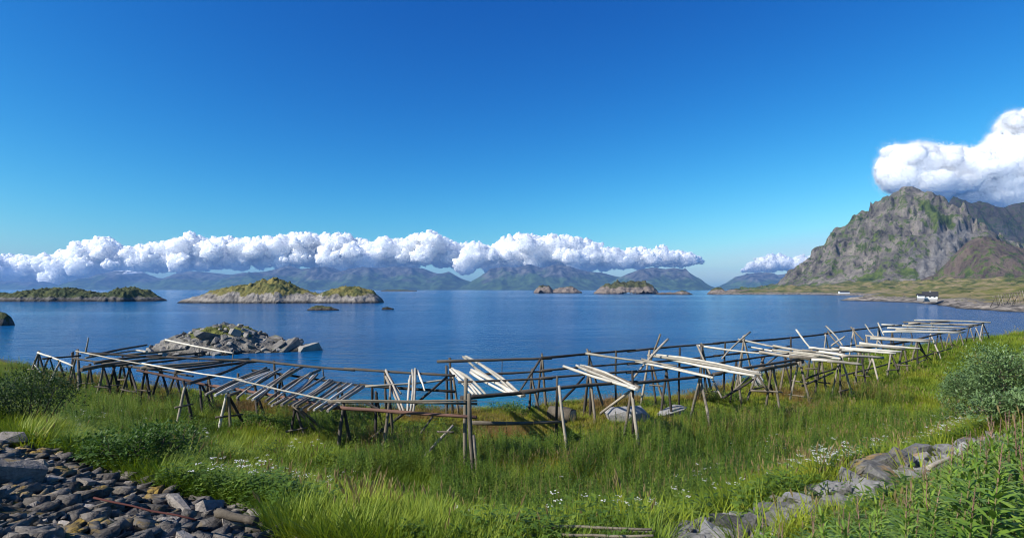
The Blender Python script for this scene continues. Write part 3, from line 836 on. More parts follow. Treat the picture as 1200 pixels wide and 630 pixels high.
A = Rack("left fish drying rack, dark trestles with a pale front rail, before the islet", 300, 480)
W, D, G, PO, RD = M_WHITE, M_DARK, M_GREY, M_POST, M_RED
for top, bases, bar, mats in [
        ((216.7, 449), [(207, 496), (226, 492)], [0.5], [G, D]),
        ((267, 461), [(256, 500), (289, 496), (270, 500)], [0.42], [W, D, PO]),
        ((346, 476), [(341, 509), (358, 506), (372, 500), (384, 499)], [0.3], [D, D, PO, D]),
        ((456.5, 470), [(449, 531), (464, 521)], [0.3], [PO, PO]),
        ((441, 462), [(440, 512), (449, 503)], None, [D, D]),
        ((152, 433), [(139.5, 469), (167, 475), (157, 468)], [0.45], [D, D, D]),
        ((119, 428), [(113, 461), (132, 463)], [0.35], [PO, D]),
        ((91, 411), [(81, 451), (92, 457), (95, 452)], None, [PO, G, D]),
        ((188, 434), [(177, 464), (201, 470)], None, [D, D]),
        ((206, 436), [(196, 462), (214, 463)], None, [D, D]),
        ((236, 450), [(238, 482), (252, 480)], None, [D, D]),
        ((134, 431), [(125, 460), (141, 459)], [0.4], [D, D]),
        ((105, 428), [(99, 455), (110, 455)], [0.35], [D, D]),
        ((298, 452), [(302, 482), (310, 481)], None, [D, D]), ((170, 428), [(163, 470), (178, 472)], [0.4], [D, D]), ((245, 441), [(240, 478), (250, 479)], None, [D, PO]),
        ((402, 474), [(396, 520), (411, 517)], None, [D, PO]), ((330, 440), [(326, 474), (337, 474)], None, [D, D]), ((398, 450), [(394, 482), (404, 482)], None, [D, D]), ((143, 420), [(137, 456), (149, 456)], [0.4], [D, D]), ((85, 416), [(80, 450), (90, 450)], None, [D, D])]:
    A.trestle(top, bases, mats, 0.06, bar)
for top, base, m in [((321, 424), (324, 466), D), ((378, 430), (384, 470), D), ((451, 436), (453, 476), D), ((436, 452), (437, 478), D),
                     ((234, 405), (230, 446), G), ((274, 411), (267, 452), G), ((527, 421), (531, 484), D), ((523, 430), (524, 484), D), ((546, 446), (545.5, 541), PO), ((549.5, 464), (557, 557), PO), ((279, 439), (279, 470), D)]:
    A.post(top, base, m, 0.065)
A.part("stake", gp(560, 557) - Vector((0, 0, 0.2)), pd(554.6, 509, gp(560, 557).y), 0.055, 0.05, M_GREY)
A.part("leg", gp(538, 481) - Vector((0, 0, 0.2)), pd(530.5, 440, gp(538, 481).y), 0.06, 0.05, M_POST)
A.rail([(91, 411.5, 5.3), (170, 427, 5.25), (280, 445, 5.2), (394, 470.5, 5.2)], 0.033, M_WHITE)
A.rail([(394, 470.5, 5.2), (549, 472.5, 5.25)], 0.045, M_GREY)
A.rail([(400, 469, 5.3), (549, 469, 5.35)], 0.03, M_POST)
A.rail([(164, 434, 4.95), (255, 453.5, 4.9), (390, 477, 4.85), (549, 488, 4.87)], 0.06, M_RED)
A.rail([(300, 422, 5.35), (410, 433, 5.3), (526, 440.5, 5.25)], 0.06, M_DARK)
A.rail([(300, 434, 4.9), (428, 452, 4.8), (526, 459, 4.7)], 0.055, M_DARK)
A.rail([(88, 420, 5.0), (150, 430, 4.95), (222, 441, 4.9)], 0.05, M_DARK)
A.rail([(100, 413, 5.25), (200, 419, 5.2), (300, 424, 5.2)], 0.05, M_DARK)
A.brace((434, 514), (524, 441), 18.8, 21.0, D, 0.05)
A.brace((494, 537), (531, 498), 16.8, 17.5, G, 0.05)
A.brace((512, 505.5), (532, 506), 17.0, 17.0, PO, 0.035)
A.brace((492, 509), (508, 486), 19.0, 19.5, D, 0.04)
A.brace((552, 495), (664, 493.5), 17.0, 18.4, PO, 0.06)
A.brace((425, 470), (450, 482), 17.5, 17.5, D, 0.04)

Cn = Rack("small fish drying rack at the far left end with a sloping pale rail", 60, 448)
Cn.trestle((45.5, 413), [(32, 441), (42, 441), (54, 441)], [PO, D, D], 0.06, [0.4])
Cn.trestle((69, 426), [(56, 450), (79, 447)], [G, D], 0.06, [0.3])
Cn.trestle((58, 418), [(47, 441), (66, 440)], [D, D], 0.05, [0.35])
Cn.rail([(46, 413.5, 5.2), (84, 428, 4.95)], 0.05, M_WHITE)
Cn.rail([(57, 419.5, 5.1), (88, 417, 5.1)], 0.045, M_DARK)
Cn.brace((41, 427), (49, 437), 32.0, 32.0, W, 0.045)

B = Rack("long fish drying rack with four dark rails running along the bank to the right", 760, 500)
for top, bases, bar, mats in [
        ((654, 456), [(651, 522), (666, 526)], None, [D, G]),
        ((740, 455), [(731, 516), (749, 522)], None, [G, G]),
        ((821, 442), [(808, 488), (834, 504)], None, [G, G]),
        ((937, 422), [(926, 464), (950, 468)], [0.15, 0.5], [G, G]),
        ((985, 412), [(985, 464), (999, 461), (974, 461)], [0.2], [D, G, G]),
        ((1044, 413), [(1039, 440), (1056, 439)], [0.35], [G, G]),
        ((1022, 419), [(1012, 440), (1031, 448)], None, [G, G]),
        ((1075, 398), [(1074.6, 431), (1089, 424), (1067, 426)], [0.25], [D, D, G]),
        ((1091, 393), [(1105, 421), (1086, 415)], [0.35], [G, G]),
        ((1112, 390), [(1117, 410), (1107, 409)], [0.4], [G, PO]),
        ((1124, 388), [(1131, 407), (1119, 406)], None, [G, PO]),
        ((1136.5, 383), [(1143, 402), (1131, 402)], [0.4], [G, D]),
        ((1144, 385), [(1152, 402), (1140, 401)], None, [G, D]),
        ((1151.6, 378), [(1151.6, 400), (1162, 399), (1147, 400)], [0.5], [D, G, G]),
        ((635, 418), [(640, 472), (628, 473)], None, [PO, D]),
        ((623, 436), [(632, 477), (620, 476)], None, [PO, D]),
        ((690, 413), [(708, 474), (686, 473)], None, [PO, D]),
        ((690, 439), [(697, 489), (691, 483), (685, 480)], None, [PO, D, D]),
        ((762, 413), [(769, 471), (780, 472), (750, 471)], [0.4], [D, PO, G]),
        ((823, 406), [(836, 463), (818, 462), (829, 464)], None, [PO, D, D]),
        ((872, 395), [(867.6, 453), (884, 446), (861, 456)], [0.3], [G, G, PO]),
        ((894, 419), [(874, 467), (906, 460)], [0.3], [G, D]),
        ((921, 421), [(914, 455), (929, 454)], None, [PO, D]),
        ((968, 394), [(962, 434), (976, 432)], None, [G, G]),
        ((1000, 385), [(994, 424), (1008, 424)], None, [G, G]),
        ((1030, 381), [(1025, 417), (1037, 416)], None, [G, D]),
        ((1060, 379), [(1055, 409), (1066, 408)], None, [G, D]),
        ((1092, 376), [(1088, 404), (1098, 403)], None, [G, D]),
        ((950, 408), [(945, 443), (956, 443)], [0.4], [D, PO]),
        ((905, 427), [(897, 472), (914, 474)], [0.4], [PO, G]), ((962, 417), [(955, 458), (970, 460)], [0.35], [D, PO]), ((1008, 410), [(1002, 450), (1016, 452)], [0.35], [G, D]),
        ((1058, 402), [(1052, 434), (1064, 435)], [0.3], [D, PO]), ((780, 436), [(774, 482), (787, 484)], None, [D, D]), ((862, 425), [(856, 468), (869, 470)], None, [D, PO]),
        ((1100, 386), [(1095, 412), (1106, 412)], None, [D, D]), ((1015, 395), [(1010, 428), (1021, 428)], None, [D, G]), ((1045, 390), [(1041, 419), (1050, 419)], None, [D, PO])]:
    B.trestle(top, bases, mats, 0.058, bar)
for top, base, m in [((588.5, 422), (588, 472), D), ((653, 443), (652, 521), D), ((722, 412), (722, 472), D), ((741, 437), (741, 519), D), ((796.7, 409), (795.5, 472), D), ((822, 408), (822, 464), PO), ((850, 402), (849, 460), D), ((926.7, 396), (926.7, 454), D)]:
    B.post(top, base, m, 0.05)
B.rail([(519, 423, 5.55), (640, 419.5, 5.55), (740, 411, 5.55), (840, 402.5, 5.55), (870, 400, 5.55), (968, 391, 5.5), (1047, 381.5, 5.5), (1120, 375.8, 5.5)], 0.06, M_DARK)
B.rail([(560, 438, 5.05), (640, 434.5, 5.05), (740, 426, 5.05), (840, 417, 5.05), (925, 406, 5.1)], 0.05, M_DARK)
B.rail([(545, 447, 5.25), (640, 443.5, 5.2), (740, 436, 5.2), (840, 427, 5.2), (925, 415, 5.25), (1000, 404, 5.25)], 0.045, M_DARK)
B.rail([(549, 465.5, 5.22), (619, 459.5, 5.2), (740, 448.5, 5.2), (840, 438.5, 5.2), (936, 421.5, 5.2), (985, 413, 5.3), (1030, 406, 5.2), (1075, 398, 5.2), (1120, 388, 5.25), (1152, 378.5, 5.45)], 0.065, M_DARK)
B.rail([(890, 433, 5.0), (938, 424, 4.98)], 0.085, M_POST)
for a, b, ya, yb, m in [((633.6, 420), (608, 460), 23.5, 23, D), ((658, 470), (685, 441), 21, 22.5, D), ((704, 484), (738, 458), 20.5, 19.5, G), ((712, 480), (722, 470), 23, 24, G), ((817, 404), (846, 466), 26, 24, G),
                        ((847, 466), (883, 444), 24, 24.5, D), ((860, 457), (912, 416), 25, 26.5, PO), ((880, 428), (900, 459), 25, 25, PO), ((940, 445), (985, 430), 27, 28, D), ((940, 452), (976, 436), 27, 29, D),
                        ((1047, 428), (1115, 408), 36, 44, D), ((985, 440), (1045, 425), 29, 36, D), ((1075, 405), (1095, 424), 37, 40, D), ((880, 457), (904, 459), 25, 25, PO)]:
    B.brace(a, b, ya, yb, m, 0.05)

# ------------------------------------------------------------------ loose poles lying on and leaning against the racks
def loose(p0, p1, r, mat, label, group=None, name="drying_pole"):
    p0, p1 = Vector(p0), Vector(p1)
    o = pole(name, p0, p1, r * random.uniform(0.8, 1.1), r * random.uniform(0.6, 0.85), mat, bend=0.02, seg=6)
    return tag(o, label, "pole", group)

def lay(a, b, za, zb, r, mat, label, group=None, over=0.0):
    p, q = pz(a[0], a[1], za), pz(b[0], b[1], zb)
    d = (q - p).normalized() * over
    return loose(p - d, q + d, r, mat, label, group)

lab = "weathered grey pole, one of the slanting row laid across the left rack"
sl = [((329, 432), (277.6, 466)), ((354, 430), (301, 470)), ((349, 433), (296, 468)), ((375, 433), (311, 470)), ((368, 440), (318.6, 475)), ((386, 445), (338.6, 474)), ((392, 448), (347, 476)), ((399, 448), (353, 479)),
      ((407, 449), (361, 479.5)), ((413, 450), (368, 480)), ((420, 452), (376, 480)), ((364, 437), (315, 473)), ((380, 442), (330, 474)), ((343, 432), (290, 467)), ((425, 453), (384, 481)), ((372, 438), (322, 474)), ((389, 446), (343, 475))]
ORD = "first second third fourth fifth sixth seventh eighth ninth tenth eleventh twelfth thirteenth fourteenth fifteenth sixteenth last".split()
for i, (a, b) in enumerate(sorted(sl, key=lambda q: q[1][0])):
    lab = "%s grey pole from the left in the slanting row on the left rack" % ORD[i]
    lay(a, b, 4.96 + 0.05 * (i % 2), 4.90 + 0.05 * (i % 3), random.uniform(0.05, 0.065), [G, G, W, PO][i % 4] if i % 5 else G, lab, "poles in the slanting row on the left rack")
lab = "grey pole in the close bundle at the left end of the slanting row"
for i, (a, b) in enumerate([((315, 433), (254, 459)), ((312, 431), (247, 460)), ((318, 435), (260, 461)), ((308, 433), (241, 462)), ((321, 438), (268, 463)), ((314, 436), (252, 463))]):
    lay(a, b, 5.0, 4.93 + 0.04 * (i % 2), 0.06, [G, PO, W][i % 3], lab, "bundle of poles at the left end of the slanting row")
lab = "long dark pole lying on the left rack in front of the rocky islet"
for i, (a, b) in enumerate([((150, 415.5), (216, 409)), ((153, 424), (242, 412.5)), ((156, 427), (240, 416)), ((165, 431), (292, 420.5)), ((172, 432), (262, 424)), ((221, 449), (290, 424)), ((95, 433), (172, 422)), ((97, 430), (160, 425)), ((106, 416.5), (172, 404)), ((100, 419), (165, 410)), ((205, 436), (300, 423)), ((110, 425), (190, 416)), ((120, 427), (200, 419))]):
    lay(a, b, 5.12, 5.12 + 0.04 * (i % 3), random.uniform(0.06, 0.085), D if i % 3 else M_POST, lab, "dark poles on the left rack")  # backlit poles: their shade is put into the dark wood colour
lay((194, 398), (273, 413.5), 5.35, 5.3, 0.06, W, "long white pole in front of the islet, resting on two thin posts")
lay((172, 412), (160, 410), 5.3, 5.3, 0.06, W, "short white pole end in the tangle at the left rack")
loose(pd(100, 414, 28.5), pd(103.5, 395.5, 28.5), 0.045, G, "grey stick standing upright above the left end of the left rack")
lay((428, 452.5), (531, 444), 5.0, 5.1, 0.04, G, "thin bent grey pole strung along the rear of the left rack")
lab = "pale short pole leaning steeply against the rear rail of the left rack"
for a, b, ya, yb in [((452, 434), (474, 484), 21.5, 18.6), ((452, 433), (470, 461), 21.5, 20), ((483, 433), (480, 487), 21.2, 18.3), ((486.7, 432), (484, 485), 21.2, 18.4), ((489, 434), (498, 458), 21.2, 20), ((457, 449), (456, 485), 20.5, 18.5), ((481, 440), (477, 486), 21.0, 18.4), ((452, 441), (471, 485), 21.2, 18.5)]:
    loose(pd(*a, ya), pd(*b, yb), 0.05, W if a[0] > 480 else G, lab, "short poles leaning on the left rack")

lab = "bleached white pole in the pair of steep bundles at the middle of the racks"
for a, b in [((543, 418), (614, 463)), ((546, 417.5), (609, 461)), ((549, 419), (604, 462)), ((530, 432), (559, 462)), ((534, 434), (564, 462)), ((553, 433), (611, 464)), ((557, 434), (601, 462)), ((537, 435), (570, 463)), ((528, 433), (555, 461.5)), ((552, 436), (596, 461))]:
    lay(a, b, 5.45 if a[1] < 425 else 5.25, 5.05, 0.06, W, lab, "steep white bundles at the middle of the racks", 0.05)
lab = "bleached board like pole in the flat bundle over the second front trestle"
for a, b in [((661, 429), (742, 454)), ((676, 428), (745, 456)), ((681, 428), (747, 455)), ((685, 430), (748, 454)), ((690, 431), (749, 453)), ((679, 430), (738, 453))]:
    lay(a, b, 5.36, 5.3, 0.06, G if a[0] > 683 else W, lab, "flat bundle over the second front trestle", 0.05)
singles = [((686.5, 413.7), (793.5, 428), 5.66, 5.36, 0.05, "long pale pole running from the rear rail left of the crossed poles"),
           ((745, 423), (836, 442.5), 5.36, 5.34, 0.055, "pale pole with its near end on the third front trestle"),
           ((752, 420.5), (834, 441.5), 5.38, 5.36, 0.05, "thin pale pole beside the one on the third front trestle"),
           ((817, 404.5), (938, 417), 5.64, 5.42, 0.05, "long white pole right of the leaning brace at the third trestle"),
           ((865, 397), (973, 414), 5.66, 5.42, 0.05, "long white pole starting at the cross of two poles over the rear rail"),
           ((877, 406), (985, 420), 5.36, 5.38, 0.055, "white pole ending near the dark upright post right of the crossed poles"),
           ((1071, 375), (1161, 377.5), 5.62, 5.6, 0.075, "topmost long pale pole at the far right end of the racks")]
for a, b, za, zb, r, l in singles: lay(a, b, za, zb, r, W, l)
lab = "bleached pole in the thick bundle crossing the middle of the right rack"
for a, b in [((759, 416), (893, 439)), ((764, 415), (888, 437)), ((770, 417), (890, 436.5)), ((780, 419), (885, 440)), ((800, 421), (892, 436))]:
    lay(a, b, 5.42, 5.34, 0.06, W, lab, "thick bundle crossing the middle of the right rack")
lab = "bleached pole among those laid across the far right half of the long rack"
for i, (a, b) in enumerate([((906, 405), (972, 414)), ((951, 421), (1002, 426)), ((948, 407), (984, 411)), ((960, 412), (1000, 418)), ((987, 417), (1035, 419)), ((984, 407), (1056, 412)), ((1007, 402), (1078, 408)), ((990, 409), (1050, 414)), ((1014, 393), (1093, 398)), ((1035, 388.5), (1129, 390)), ((1050, 386), (1131, 388.5)), ((1033, 380), (1083, 383)), ((1058, 377), (1146, 382)), ((1040, 384), (1120, 386)), ((930, 412), (985, 420)), ((905, 410), (960, 417)), ((890, 412), (950, 421)), ((1065, 379), (1150, 380)), ((1003, 405), (1060, 409)), ((1020, 396), (1088, 400)), ((925, 418), (990, 424)), ((970, 423), (1010, 427)), ((1062, 381.5), (1135, 384.5)), ((975, 409), (1030, 412)), ((940, 410), (990, 414))]):
    lay(a, b, 5.5, 5.36 + 0.04 * (i % 2), random.uniform(0.06, 0.08), W if i % 4 else G, lab, "poles across the far right half of the long rack")
for a, b, ya, yb, m, l in [((783, 397), (742, 443), 25.5, 24, G, "grey pole crossing upright over the rear rail left of the third trestle"),
                           ((774, 391), (762, 424), 26, 26, PO, "thin dark stick standing up beside the upright crossing pole"),
                           ((879, 389), (846, 420), 29, 27, G, "grey pole crossing upright over the rear rail in the right half of the rack"),
                           ((933, 386), (949, 407), 30, 29, W, "white stick leaning upright above the poles near the dark post"),
                           ((968, 382), (987, 404), 34, 31, W, "white leaning pole left of the two tent shaped pairs"),
                           ((970, 388), (984, 405), 34, 32, G, "grey leaning pole touching the white leaning one left of the tent shapes"),
                           ((1014, 380), (1034, 404), 39, 36, W, "white pole of the tallest tent shaped pair"),
                           ((1029, 378), (1036, 393), 42, 41, W, "short thick white pole upright behind the tallest tent shaped pair"),
                           ((997, 383), (1012, 399), 38, 37, G, "grey pole leaning right from the top of the middle tent shape"),
                           ((974, 405), (990, 394), 29, 29, G, "short grey pole slanting over the dark upright post")]:
    loose(pd(*a, ya), pd(*b, yb), 0.055, m, l)

# ------------------------------------------------------------------ stones
def hull_rock(rg, n, flat=0.6, boxy=0.5):
    """convex angular block: verts and triangles of the hull of n points on a boxy ellipsoid"""
    p = rg.normal(size=(n, 3)); p /= np.linalg.norm(p, axis=1)[:, None]
    p = np.sign(p) * np.abs(p) ** boxy
    p *= np.array([1.0, rg.uniform(0.55, 0.9), flat * rg.uniform(0.7, 1.2)]) * rg.uniform(0.85, 1.0, (n, 1))
    bm = bmesh.new()
    for q in p: bm.verts.new(q)
    r = bmesh.ops.convex_hull(bm, input=bm.verts)
    bmesh.ops.delete(bm, geom=[g for g in bm.verts if not g.link_faces], context='VERTS')
    bm.verts.ensure_lookup_table(); bm.verts.index_update()
    v = np.array([q.co[:] for q in bm.verts]); f = np.array([[q.index for q in ff.verts] for ff in bm.faces if len(ff.verts) == 3])
    bm.free()
    return v, f

def rock_mesh(seed, n=16, flat=0.6, mat=None, boxy=0.5):
    v, f = hull_rock(np.random.default_rng(seed), n, flat, boxy)
    me = bpy.data.meshes.new("stone"); me.from_pydata(v.tolist(), [], f.tolist()); me.materials.append(mat)
    return me

def stones(parent, pts, meshes, rg, name="stone", sink=0.25):
    """pts: (x, y, z, size); the stones are children of a piece of the setting"""
    for (x, y, z, s) in pts:
        o = bpy.data.objects.new(name, meshes[rg.integers(len(meshes))])
        COL.objects.link(o); o.parent = parent
        k = rg.uniform(0.75, 1.3)
        o.scale = (s * 0.5 * k, s * 0.5 / k * rg.uniform(0.8, 1.2), s * 0.5 * rg.uniform(0.8, 1.2))
        o.location = (x, y, z + s * (0.28 - sink * rg.uniform(0.3, 1.0)))
        o.rotation_euler = (rg.uniform(-0.5, 0.5), rg.uniform(-0.5, 0.5), rg.uniform(0, 6.28))

def scree_line(x, y):
    return 5.75 + 0.05 * (x + 12) - 0.45 * np.clip(np.asarray(x) + 4.2, 0, 4) + 0.55 * fbm(np.asarray(x) * 0.45, np.asarray(y) * 0.45, 2.7, 3)

def sheet(name, label, mat, inside, x0, x1, y0, y1, step, lift):
    xs = np.arange(x0, x1, step); ys = np.arange(y0, y1, step)
    gx, gy = np.meshgrid(xs, ys, indexing='ij')
    gz = zg(gx, gy) + lift + 0.04 * fbm(gx * 3, gy * 3, 1.0, 2)
    f = grid_faces(len(xs), len(ys))
    m = inside(gx, gy).ravel()
    f = f[m[f].all(axis=1)]
    used = np.unique(f); mp = np.full(gx.size, -1); mp[used] = np.arange(len(used))
    v = np.stack([gx.ravel(), gy.ravel(), gz.ravel()], 1)[used]
    o = mesh_obj(name, v, mp[f], mat, smooth=True)
    return tag(o, label, kind="structure")

def mat_gravel():
    t = NT("gravel")
    g = t.pos()
    n = t.noise(g, 9, 5, 0.7); n2 = t.noise(g, 1.4, 4, 0.6)
    c = t.ramp(n, [(0.35, (0.012, 0.011, 0.01)), (0.65, (0.06, 0.056, 0.052))])
    m = t.ramp(n2, [(0.55, (0, 0, 0)), (0.64, (1, 1, 1))])
    c = t.mix(m, c, t.ramp(n, [(0.3, (0.05, 0.045, 0.012)), (0.7, (0.20, 0.13, 0.03))]))
    t.principled(c, 0.95, 0.1, t.bump(n, 1.0, 0.08))
    return t.m
M_GRAVEL = mat_gravel()

def gravel_part(parent, pts, mat, rg, name="gravel"):
    kinds = [hull_rock(rg, 11, 0.5, 0.42) for _ in range(40)]
    V, F, off = [], [], 0
    for (x, y, z, s) in pts:
        iv, jf = kinds[rg.integers(40)]
        p = iv * np.array([1, rg.uniform(0.6, 1), rg.uniform(0.6, 1.1)]) * s * 0.5
        tl = rg.uniform(-0.5, 0.5); c, sn = math.cos(tl), math.sin(tl)
        p = p @ np.array([[1, 0, 0], [0, c, sn], [0, -sn, c]])
        a = rg.uniform(0, 6.28); c, sn = math.cos(a), math.sin(a)
        p = p @ np.array([[c, sn, 0], [-sn, c, 0], [0, 0, 1]])
        V.append(p + np.array([x, y, z + s * 0.12])); F.append(jf + off); off += len(iv)
    o = mesh_obj(name, np.concatenate(V), np.concatenate(F), mat, parent)
    return tag(o, kind="stuff")

rs = np.random.default_rng(21)
scree = sheet("scree", "slope of broken grey stones with patches of orange moss at the lower left", M_GRAVEL,
              lambda x, y: (s_of(x, y) < scree_line(x, y) + 0.1) & (x < 0.5), -22, 1.0, -1, 19, 0.25, 0.03)
SM = [rock_mesh(100 + i, 15, 0.5, M_SCREE, 0.45) for i in range(22)]
cand = []
while len(cand) < 6000:
    y = rs.uniform(3.5, 17); x = -rs.uniform(0.5, 1.02 * y + 1.5)
    if s_of(x, y) < scree_line(x, y) and s_of(x, y) > -1.5:
        cand.append((x, y, float(zg(x, y))))
placed = []
def free(x, y, r, lst, k=0.62):
    return all((x - a) ** 2 + (y - b) ** 2 > (k * (r + c)) ** 2 for a, b, c in lst)
pts = []
for i, (x, y, z) in enumerate(cand):
    if len(pts) >= 300: break
    u, v = to_px(x, y, z)
    if u < -60 or v > 680: continue
    s = float(np.clip(0.12 * rs.pareto(2.4) + 0.15, 0.12, 0.45)) * (0.42 + 0.045 * y)
    if i < 50: s = rs.uniform(0.2, 0.38)
    if free(x, y, s * 0.5, placed, 0.72):
        placed.append((x, y, s * 0.5)); pts.append((x, y, z, s))
stones(scree, pts, SM, rs)
gravel_part(scree, [(x, y, z, 0.07 + 0.10 * min(float(rs.pareto(2.0)), 3.2)) for (x, y, z) in cand[:5900]], M_SCREE, rs)
# three big stones that stand out at the left edge
for (u, v, s) in [(15, 560, 0.85), (38, 548, 0.5), (210, 588, 0.55), (300, 605, 0.5), (8, 515, 0.8), (268, 612, 0.5), (245, 590, 0.45)]:
    p = gp(u, v + 8, 0.0); stones(scree, [(p.x, p.y, p.z, s)], SM, rs)

def on_right_rocks(x, y):
    s = s_of(x, y); n = 0.5 * fbm(np.asarray(x) * 0.5, np.asarray(y) * 0.5, 5.7, 3)
    return (x > 1.6) & (x < 10.6) & (s > 4.75 + n) & (s < 6.7 + n)
outc = sheet("rock_outcrop", "broken grey rock outcrop between the meadow and the fireweed at the lower right", M_GRAVEL, on_right_rocks, 1, 11, 4, 16, 0.2, 0.03)
OM = [rock_mesh(300 + i, 18, 0.6, M_OUTC, 0.5) for i in range(16)]
pts, placed_r = [], []
for (u, v, s) in [(830, 627, 0.55), (856, 617, 0.6), (880, 622, 0.5), (905, 600, 0.75), (915, 615, 0.55), (935, 592, 0.7), (948, 605, 0.6), (957, 575, 0.6), (975, 578, 0.7), (985, 592, 0.6), (1000, 560, 0.7), (1010, 575, 0.75), (1025, 548, 0.9),
                  (1040, 560, 0.8), (1030, 535, 0.7), (1050, 530, 0.8), (1060, 545, 0.7), (1062, 515, 0.7), (1078, 508, 0.75), (1090, 515, 0.6), (1075, 528, 0.6), (995, 600, 0.5), (1020, 590, 0.5), (960, 610, 0.5), (1045, 512, 0.6), (1015, 530, 0.5), (888, 610, 0.4), (1098, 505, 0.4), (868, 628, 0.4), (845, 630, 0.4)]:
    p = gp(u, v + 10, 0.0); s *= 0.88; pts.append((p.x, p.y, p.z + 0.05, s)); placed_r.append((p.x, p.y, s * 0.5))
n_try = 0
while len(pts) < 295 and n_try < 25000:
    n_try += 1
    x, y = rs.uniform(1.6, 10.6), rs.uniform(6, 15)
    if on_right_rocks(np.array(x), np.array(y)):
        s = rs.uniform(0.18, 0.5)
        if free(x, y, s * 0.5, placed_r, 0.36):
            placed_r.append((x, y, s * 0.5)); pts.append((x, y, float(zg(x, y)), s))
stones(outc, pts, OM, rs)
gp_pts = []
while len(gp_pts) < 900:
    x, y = rs.uniform(1.6, 10.6), rs.uniform(6, 15)
    if on_right_rocks(np.array(x), np.array(y)): gp_pts.append((x, y, float(zg(x, y)), rs.uniform(0.04, 0.15)))
gravel_part(outc, gp_pts, M_OUTC, rs)

# the near islet behind the left rack
isl = island("islet", "rocky islet close to shore behind the left drying rack",
             [(u_, v_ + (6 if u_ < 306 else 1)) for u_, v_ in [(132, 422), (150, 412), (162, 404), (178, 399), (195, 395), (212, 389.5), (228, 386.5), (250, 386), (268, 387), (283, 392), (297, 398), (306, 403), (314, 404.5), (330, 405), (345, 409), (358, 412.5), (372, 416)]],
             74, 8.0, mat_island("islet_rock", (0.06, 0.055, 0.05), (0.26, 0.235, 0.20), (0.03, 0.04, 0.012), (0.13, 0.135, 0.03)), 0.12, 0.6, 17.0, 0.3, veg_h=0.72)
KM = [rock_mesh(500 + i, 18, 0.6, M_SKERRY, 0.5) for i in range(14)]
gxs, gys, gzz = o_grid["rocky islet close to shore behind the left drying rack"]
pts, pl = [], []
for _ in range(12000):
    if len(pts) >= 190: break
    i, j = rs.integers(2, len(gxs) - 2), rs.integers(0, int(len(gys) * 0.62))
    z = gzz[i, j]
    if z < 0.15: continue
    s = min(0.7 + rs.pareto(1.7) * 0.8, 3.4)
    if free(gxs[i], gys[j], s * 0.5, pl, 0.55):
        pl.append((gxs[i], gys[j], s * 0.5)); pts.append((gxs[i], gys[j], z, s))
stones(isl, pts, KM, rs, sink=0.62)

# boulders by the water and in the meadow
BM = [rock_mesh(700 + i, 26, 0.85, M_BOULD, 0.65) for i in range(8)]
for k, (u, v, w, lab) in enumerate([(402, 463, 20, "leftmost pale boulder on the shore seen under the left rack"), (420, 458, 26, "rounded grey boulder on the shore under the end of the slanting poles"), (437, 452, 26, "tallest grey boulder on the shore behind the left rack"),
                                    (455, 459, 22, "grey boulder on the shore behind the leaning grey poles"), (474, 455, 24, "dark cleft boulder on the shore behind the leaning white poles"), (494, 459, 26, "broad pale boulder on the shore right of the leaning white poles"),
                                    (513, 462, 20, "small boulder on the shore left of the dark corner post"), (528, 466, 16, "boulder on the shore half hidden by the dark corner post"), (541, 468, 14, "last small boulder on the shore right of the dark corner post")]):
    p = gp(u, v + 10, 0.0); p = pd(u, v + 6, max(p.y, 26.5) + 1.0)
    s = w / FPX * p.y
    o = bpy.data.objects.new("boulder", BM[k % 8]); COL.objects.link(o)
    o.location = (p.x, p.y, p.z); o.scale = (s * 0.56, s * 0.6, s * 0.55); o.rotation_euler = (0.2 * k, 0.1 * k, 1.3 * k)
    tag(o, lab, "boulder", "boulders on the shore behind the left rack")
for k, (u, v, w, h, lab) in enumerate([(733, 493, 52, 20, "flat pale rock slab in the grass under the second front trestle"), (786, 487, 40, 16, "flat grey rock slab in the grass right of the second front trestle"), (838, 462, 14, 8, "small pale rock at the edge of the bank behind the third trestle"),
                                       (888, 452, 26, 18, "brownish rock at the edge of the bank behind the crossed legs")]):
    p = gp(u, v, 0.0); s = w / FPX * p.y; hh = h / FPX * p.y
    o = bpy.data.objects.new("boulder", BM[(k + 3) % 8]); COL.objects.link(o)
    o.location = (p.x, p.y, p.z + hh * 0.28); o.scale = (s * 0.55, s * 0.4, hh * 0.62); o.rotation_euler = (0.1, -0.1, 0.4 * k)
    tag(o, lab, "boulder")
for k, (u, v, w) in enumerate([(233, 512, 10), (241, 517, 12), (250, 515, 9), (228, 518, 8), (246, 521, 8)]):
    p = gp(u, v, 0.1); s = w / FPX * p.y
    o = bpy.data.objects.new("boulder", BM[(k * 3) % 8]); COL.objects.link(o)
    o.location = (p.x, p.y, p.z + s * 0.35); o.scale = (s * 0.6, s * 0.5, s * 0.6); o.rotation_euler = (k, 0.3 * k, 2.0 * k)
    tag(o, "pale stone in the little heap in the grass below the left rack", "stone", "little heap of stones in the grass")

# a cut log under the long rack
def make_log():
    p = gp(668, 492, 0.1)
    e = tag(empty("log", p), "thick cut log lying in the grass under the long rack", "log")
    a = Vector((-0.75, 0.5, 0.3)); b = Vector((0.1, -0.15, 0.3))
    pole("trunk", a, b, 0.27, 0.29, M_POST, e, sides=14, seg=3)
    d = (b - a).normalized()
    pole("sawn_end", b - d * 0.02, b + d * 0.012, 0.26, 0.25, M_GREY, e, sides=14, seg=1)
make_log()

